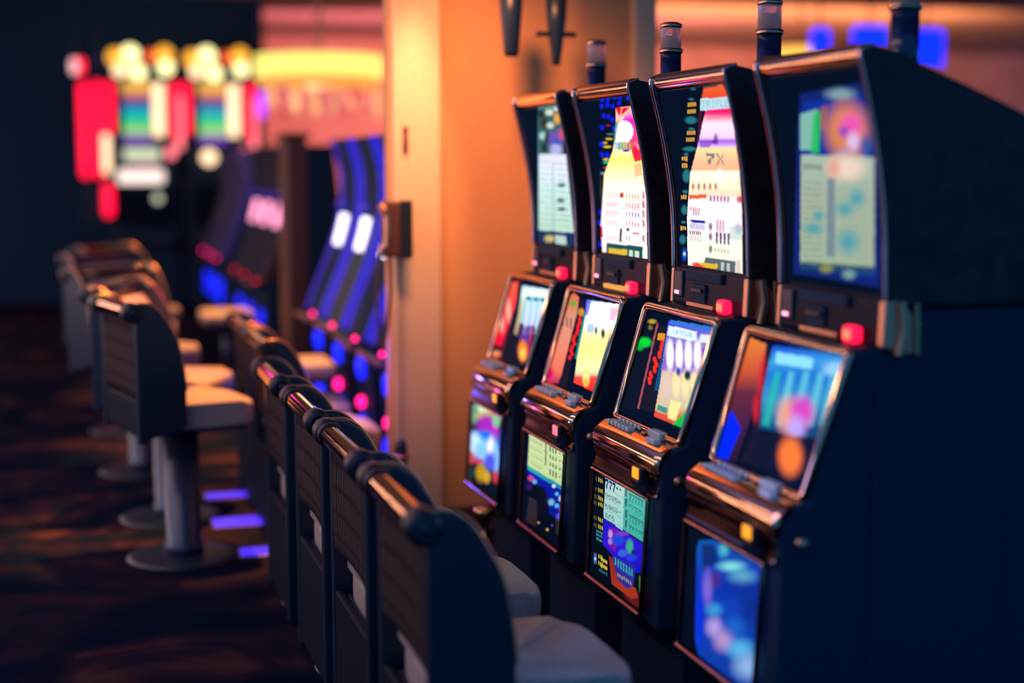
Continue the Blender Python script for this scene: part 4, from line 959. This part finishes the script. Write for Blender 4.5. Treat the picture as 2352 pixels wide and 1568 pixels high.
M['neon'] = emis('red_neon', (255, 5, 55), 2.2); M['neonp'] = emis('pink_neon', (255, 120, 130), 1.8)
M['mq'] = emis('white_sign', (250, 225, 215), 1.5); M['mqg'] = emis('pale_green_sign', (215, 225, 190), 1.1); M['mqm'] = emis('magenta_sign', (200, 40, 140), 1.0)
M['purple'] = emis('purple_neon', (170, 30, 255), 1.8)

def jackpot_display():
    nt, nu = 40, 30
    m = mat('banded_rainbow_display', (0.01, 0.01, 0.02), 0.3, emit=(1, 1, 1), es=1.0)
    n, l, b = nodes(m)
    tc = n.new('ShaderNodeTexCoord'); sp_ = n.new('ShaderNodeSeparateXYZ'); l.new(tc.outputs['Object'], sp_.inputs[0])
    mr = n.new('ShaderNodeMapRange'); mr.inputs[1].default_value = 1.86; mr.inputs[2].default_value = 2.66
    l.new(sp_.outputs['Z'], mr.inputs[0])
    r = n.new('ShaderNodeValToRGB'); e = r.color_ramp.elements
    stops = [(0.0, (110, 40, 190)), (0.12, (120, 30, 190)), (0.2, (180, 220, 140)), (0.34, (10, 210, 110)), (0.48, (0, 180, 200)), (0.62, (40, 60, 160)), (0.70, (190, 60, 90)), (0.78, (245, 180, 80)), (1.0, (240, 180, 70))]
    e[0].position = stops[0][0]; e[0].color = (*lin(stops[0][1]), 1); e[1].position = 1.0; e[1].color = (*lin(stops[-1][1]), 1)
    for p, c in stops[1:-1]:
        k = e.new(p); k.color = (*lin(c), 1)
    l.new(mr.outputs[0], r.inputs['Fac']); l.new(r.outputs['Color'], b.inputs['Emission Color'])
    return m
M['jack'] = jackpot_display()
def jackpot_machine(cx, label, extra):
    m = empty('jackpot_machine', (cx, Yb, 0))
    tag(m, label, 'slot machine')
    MB().box(-0.40, 0.40, 0.06, 0.75, 0, 1.55).box(-0.36, 0.36, 0.06, 0.5, 1.55, 2.75).build('cabinet', M['matte'], m, 0.02)
    MB().box(-0.30, 0.30, 0.02, 0.07, 0.95, 1.42).build('reel_glass', M['glass_black'], m, 0.01)
    MB().box(-0.34, 0.34, -0.10, 0.10, 0.72, 0.80).build('button_deck', M['black'], m, 0.02)
    MB().box(-0.22, 0.10, 0.0, 0.06, 1.90, 2.60).build('jackpot_display', M['jack'], m, 0.01)
    MB().box(0.12, 0.24, -0.01, 0.06, 1.98, 2.58).build('white_sign', M['g3'], m, 0.01)
    for (x, z, r, k) in [(-0.28, 2.86, 0.10, 'g1'), (-0.12, 2.90, 0.10, 'g2'), (-0.24, 2.72, 0.08, 'g3'), (-0.04, 2.70, 0.09, 'g2'), (0.10, 2.88, 0.07, 'g4'), (0.26, 2.90, 0.10, 'g1'), (0.27, 2.76, 0.09, 'g2')]:
        globe(MB(), x, -0.02, z, r).build('lamp_globe', M[k], m)
    for (x, z0, z1, r, k) in [(-0.36, 2.0, 2.60, 0.045, 'neon'), (0.36, 1.95, 2.60, 0.05, 'neon'), (0.405, 1.82, 2.45, 0.04, 'neonp'), (0.30, 1.72, 1.86, 0.06, 'neonp')]:
        capsule(MB(), x, -0.03, z0, z1, r).build('neon_tube', M[k], m)
    if extra:
        MB().box(-0.22, 0.18, -0.02, 0.06, 1.70, 1.84).build('lower_sign', M['mqg'], m, 0.02)
        MB().box(-0.14, 0.16, -0.02, 0.06, 1.635, 1.67).build('lower_sign', M['mqm'], m, 0.01)
        MB().box(-0.30, 0.22, -0.03, 0.06, 1.44, 1.60).build('lower_sign', M['mq'], m, 0.03)
        globe(MB(), 0.14, -0.03, 1.27, 0.05).build('lamp_globe', M['mqg'], m)
        for (x, z0, z1, r, k) in [(-0.65, 1.50, 2.58, 0.055, 'neon'), (-0.50, 1.50, 2.60, 0.055, 'neon'), (-0.42, 1.55, 2.0, 0.05, 'g3'), (-0.41, 1.06, 1.44, 0.06, 'neon')]:
            capsule(MB(), x, -0.03, z0, z1, r).build('neon_tube', M[k], m)
        MB().box(-0.70, -0.38, 0.02, 0.10, 0.98, 2.62).build('side_wing', M['matte'], m, 0.02)
    else:
        globe(MB(), -0.12, -0.02, 1.74, 0.09).build('lamp_globe', M['g3'], m)
    return m
jackpot_machine(bx(318), 'tall jackpot machine at far left with red neon tubes and white lower signs', True)
jackpot_machine(bx(484), 'tall jackpot machine with lamp globes, right of the one with white lower signs', False)

def sign(name, label, cat, px, py, w, h, Y, mt, shape='box', group=None):
    P = at_y(px, py, Y)
    s = Y * 1.0 / FPX
    m = empty(name, (P[0], Y, 0)); tag(m, label, cat, group)
    z = P[2]; hw, hh = w * s / 2, h * s / 2
    if shape == 'box': MB().box(-hw, hw, -0.03, 0.05, z - hh, z + hh).build('lit_face', M[mt], m, min(hw, hh) * 0.4, 3)
    else: capsule(MB(), 0, 0, z - hh, z + hh, hw).build('lit_face', M[mt], m)
    MB().tube([(0, 0.03, z + hh - 0.01), (0, 0.03, 3.7)], 0.012, 8).build('hanger', M['black'], m)
    return m
M['redwhite'] = emis('pale_pink_sign', (255, 190, 195), 1.5)
sg = sign('hanging_sign', 'small white and red lit sign hanging at far upper left', 'sign', 170, 152, 16, 34, 17.0, 'redwhite', 'cap')
P = at_y(186, 152, 17.0)
capsule(MB(), P[0] - sg.location.x, 0.0, P[2] - 0.09, P[2] + 0.09, 0.04).build('red_edge', M['neon'], sg)
sign('hanging_sign', 'short purple neon capsule sign left of the yellow drum lamp', 'sign', 601, 240, 16, 62, 16.0, 'purple', 'cap')
sign('hanging_sign', 'dim blue sign left of the amber lamp globes', 'sign', 226, 140, 14, 14, 17.2, 'bluedim' if 'bluedim' in M else 'e_violetdim', 'cap')
for (x, y, w, h, lb) in [(1885, 96, 50, 66, 'leftmost blue lit panel high above the nearest slot machine'), (2000, 88, 100, 62, 'middle wide blue lit panel high above the nearest slot machine'), (2130, 112, 96, 100, 'rightmost tall blue lit panel high at upper right')]:
    sign('ceiling_panel_light', lb, 'panel light', x, y, w, h, 13.0, 'e_bluesign', 'box', 'blue lit panels at upper right')

# yellow drum lamp; glowing drops below it added in place of distant lights
P = at_y(733, 152, 14.0)
dr = empty('drum_lamp', (P[0], 14.0, 0)); tag(dr, 'large glowing yellow drum lamp with glowing pink drops added for distant lights', 'lamp')
R = 0.60; z = P[2]
MB().lathe([(R - 0.02, z - 0.11), (R, z - 0.11), (R, z + 0.09), (R - 0.02, z + 0.09), (R - 0.02, z - 0.11)], (0, 0, 0), 64).build('lamp_shade', M['e_yellow'], dr)
MB().lathe([(0, z - 0.10), (R - 0.03, z - 0.10), (R - 0.03, z - 0.19), (R * 0.9, z - 0.20), (0, z - 0.20)], (0, 0, 0), 64).build('diffuser', M['e_amber'], dr)
MB().tube([(0, 0, z), (0, 0, 3.7)], 0.02, 10).build('stem', M['bronze'], dr)
M['cr1'] = emis('pink_distant_light', (235, 110, 110), 0.9); M['cr2'] = emis('peach_distant_light', (255, 175, 120), 1.0); M['cr3'] = emis('rose_distant_light', (225, 30, 80), 0.9)
rng = random.Random(11)
for i in range(30):
    a = PI * 2 * i / 30
    k = rng.choice(['cr1', 'cr2', 'cr2', 'cr1', 'cr3'])
    h = rng.uniform(0.12, 0.34)
    rr = R * rng.uniform(0.4, 0.92)
    MB().lathe([(0, z - 0.19 - h), (0.03, z - 0.17 - h), (0.045, z - 0.26), (0.012, z - 0.195)], (rr * math.cos(a), rr * math.sin(a), 0), 10).build('distant_light_drop', M[k], dr)
light('POINT', 'drum_light', (P[0], 14.0, z - 0.35), (0, 0, 0), 30, (1.0, 0.5, 0.25), 0.15)

# amber bowl lamp, far right
P = at_y(1838, 122, 14.0)
bl = empty('bowl_lamp', (P[0], 14.0, 0)); tag(bl, 'amber glowing bowl lamp seen above the third slot machine', 'lamp')
z = P[2]
MB().lathe([(0, z - 0.10), (0.16, z - 0.085), (0.26, z - 0.03), (0.30, z + 0.05), (0.29, z + 0.05), (0, z - 0.02)], (0, 0, 0), 40).build('bowl', M['e_bowl'], bl)
for a in (0.3, 2.4, 4.5):
    MB().tube([(0.27 * math.cos(a), 0.27 * math.sin(a), z + 0.04), (0, 0, z + 0.35)], 0.005, 6).build('hanging_rod', M['bronze'], bl)
MB().tube([(0, 0, z + 0.34), (0, 0, 3.7)], 0.012, 8).build('stem', M['bronze'], bl)

# crown moulding bands on the far salmon wall
for k, (z0, z1) in enumerate([(2.62, 2.80), (3.05, 3.16), (3.45, 3.7)]):
    struct(MB().box(2.0, 20, 24.08, 24.2, z0, z1).build('trim_%d' % (4 + k), M['salmon'], bevel=0.02))

# ------------------------------------------------------------------ things on and near the partition
# two dark spot cans hanging in front of the orange wall
for (px, py, r0, r1, bar, lb) in [(1174, 130, 0.032, 0.044, False, 'dark hanging lamp can with a blunt end before the orange wall, left of the pair'), (1277, 150, 0.020, 0.040, True, 'dark tapered hanging lamp with a thin crossbar before the orange wall')]:
    P = at_y(px, py, 5.85)
    s = empty('pendant_lamp', (P[0], 5.85, 0)); tag(s, lb, 'lamp')
    z = P[2]
    MB().lathe([(0, z), (r0 * 0.8, z), (r0, z + 0.02), (r1, z + 0.17), (r1 * 1.15, z + 0.30), (0, z + 0.30)], (0, 0, 0), 24).build('lamp_can', M['black'], s)
    MB().tube([(0, 0, z + 0.29), (0, 0, 3.7)], 0.008, 8).build('rod', M['black'], s)
    if bar:
        MB().tube([(-0.085, 0, z + 0.125), (0.085, 0, z + 0.125)], 0.011, 10).build('crossbar', M['black'], s)
# wall telephone
P = at_y(903, 525, 6.10)
ph = empty('wall_telephone', (P[0], 6.115, P[2])); tag(ph, 'brown and black telephone box with a hanging cord on the cream pilaster', 'telephone')
MB().box(-0.035, 0.070, -0.02, 0.084, -0.12, 0.115).build('housing', M['phone'] if 'phone' in M else M['plate'], ph, 0.012, 3)
MB().box(0.030, 0.078, -0.05, 0.0, -0.125, 0.12).build('handset_cradle', M['rubber'], ph, 0.01, 3)
MB().tube(ccr([(-0.055, -0.035, 0.10), (-0.035, -0.05, 0.06), (-0.032, -0.055, 0.0), (-0.035, -0.05, -0.06), (-0.055, -0.035, -0.10)], 5), [0.020] * 5 + [0.013] * 11 + [0.020] * 5, 12).build('handset', M['bronze'], ph)
MB().tube(ccr([(-0.02, -0.02, -0.12), (-0.015, -0.02, -0.25), (-0.03, -0.015, -0.42), (-0.05, -0.015, -0.50), (-0.068, -0.015, -0.42), (-0.07, -0.02, -0.20), (-0.058, -0.03, -0.105)], 6), 0.006, 8).build('cord', M['plate'], ph)
P = at_y(932, 320, 6.19)
sw = empty('switch_plate', (P[0], 6.199, P[2])); tag(sw, 'small narrow brown switch plate high on the cream pilaster', 'switch')
MB().box(-0.012, 0.012, -0.008, 0.0, -0.055, 0.055).build('plate', M['plate'], sw, 0.003)
MB().box(-0.005, 0.005, -0.014, -0.008, -0.02, 0.02).build('toggle', M['bronze'], sw, 0.002)
# low dark post by the pilaster, added for a dark reflection gap
P = at_y(921, 1010, 6.0)
po = empty('gap_post', (P[0], 6.0, 0)); tag(po, 'short dark post with a rose ring, added for a dark reflection gap at the pilaster', 'post')
z = P[2]
MB().lathe([(0, 0), (0.06, 0), (0.06, 0.01), (0.026, 0.02), (0.026, z - 0.03), (0.018, z), (0, z + 0.004)], (0, 0, 0), 24).build('post', M['black'], po)
MB().tube([(0.030 * math.cos(2 * PI * k / 20), 0.030 * math.sin(2 * PI * k / 20), z - 0.07) for k in range(20)], 0.010, 8, closed=True).build('ring', M['rose'], po)
light('POINT', 'post_glow', (1.25, 5.9, 0.62), (0, 0, 0), 0.4, (0.9, 0.1, 0.7), 0.02)

# glowing strips added for violet light on the floor beside the nearest stool
for k, (y0, y1, x0, x1, lb) in enumerate([(7.22, 7.34, 0.62, 0.98, 'added strip for violet light on the floor, farthest from camera'), (6.62, 6.80, 0.60, 1.00, 'middle added strip for violet light on the floor'), (6.08, 6.22, 0.66, 0.94, 'added strip for violet light on the floor, nearest the camera')]):
    s = empty('added_floor_glow', ((x0 + x1) / 2, (y0 + y1) / 2, 0)); tag(s, lb + ', right of the stool stem', 'floor glow', 'violet floor strips')
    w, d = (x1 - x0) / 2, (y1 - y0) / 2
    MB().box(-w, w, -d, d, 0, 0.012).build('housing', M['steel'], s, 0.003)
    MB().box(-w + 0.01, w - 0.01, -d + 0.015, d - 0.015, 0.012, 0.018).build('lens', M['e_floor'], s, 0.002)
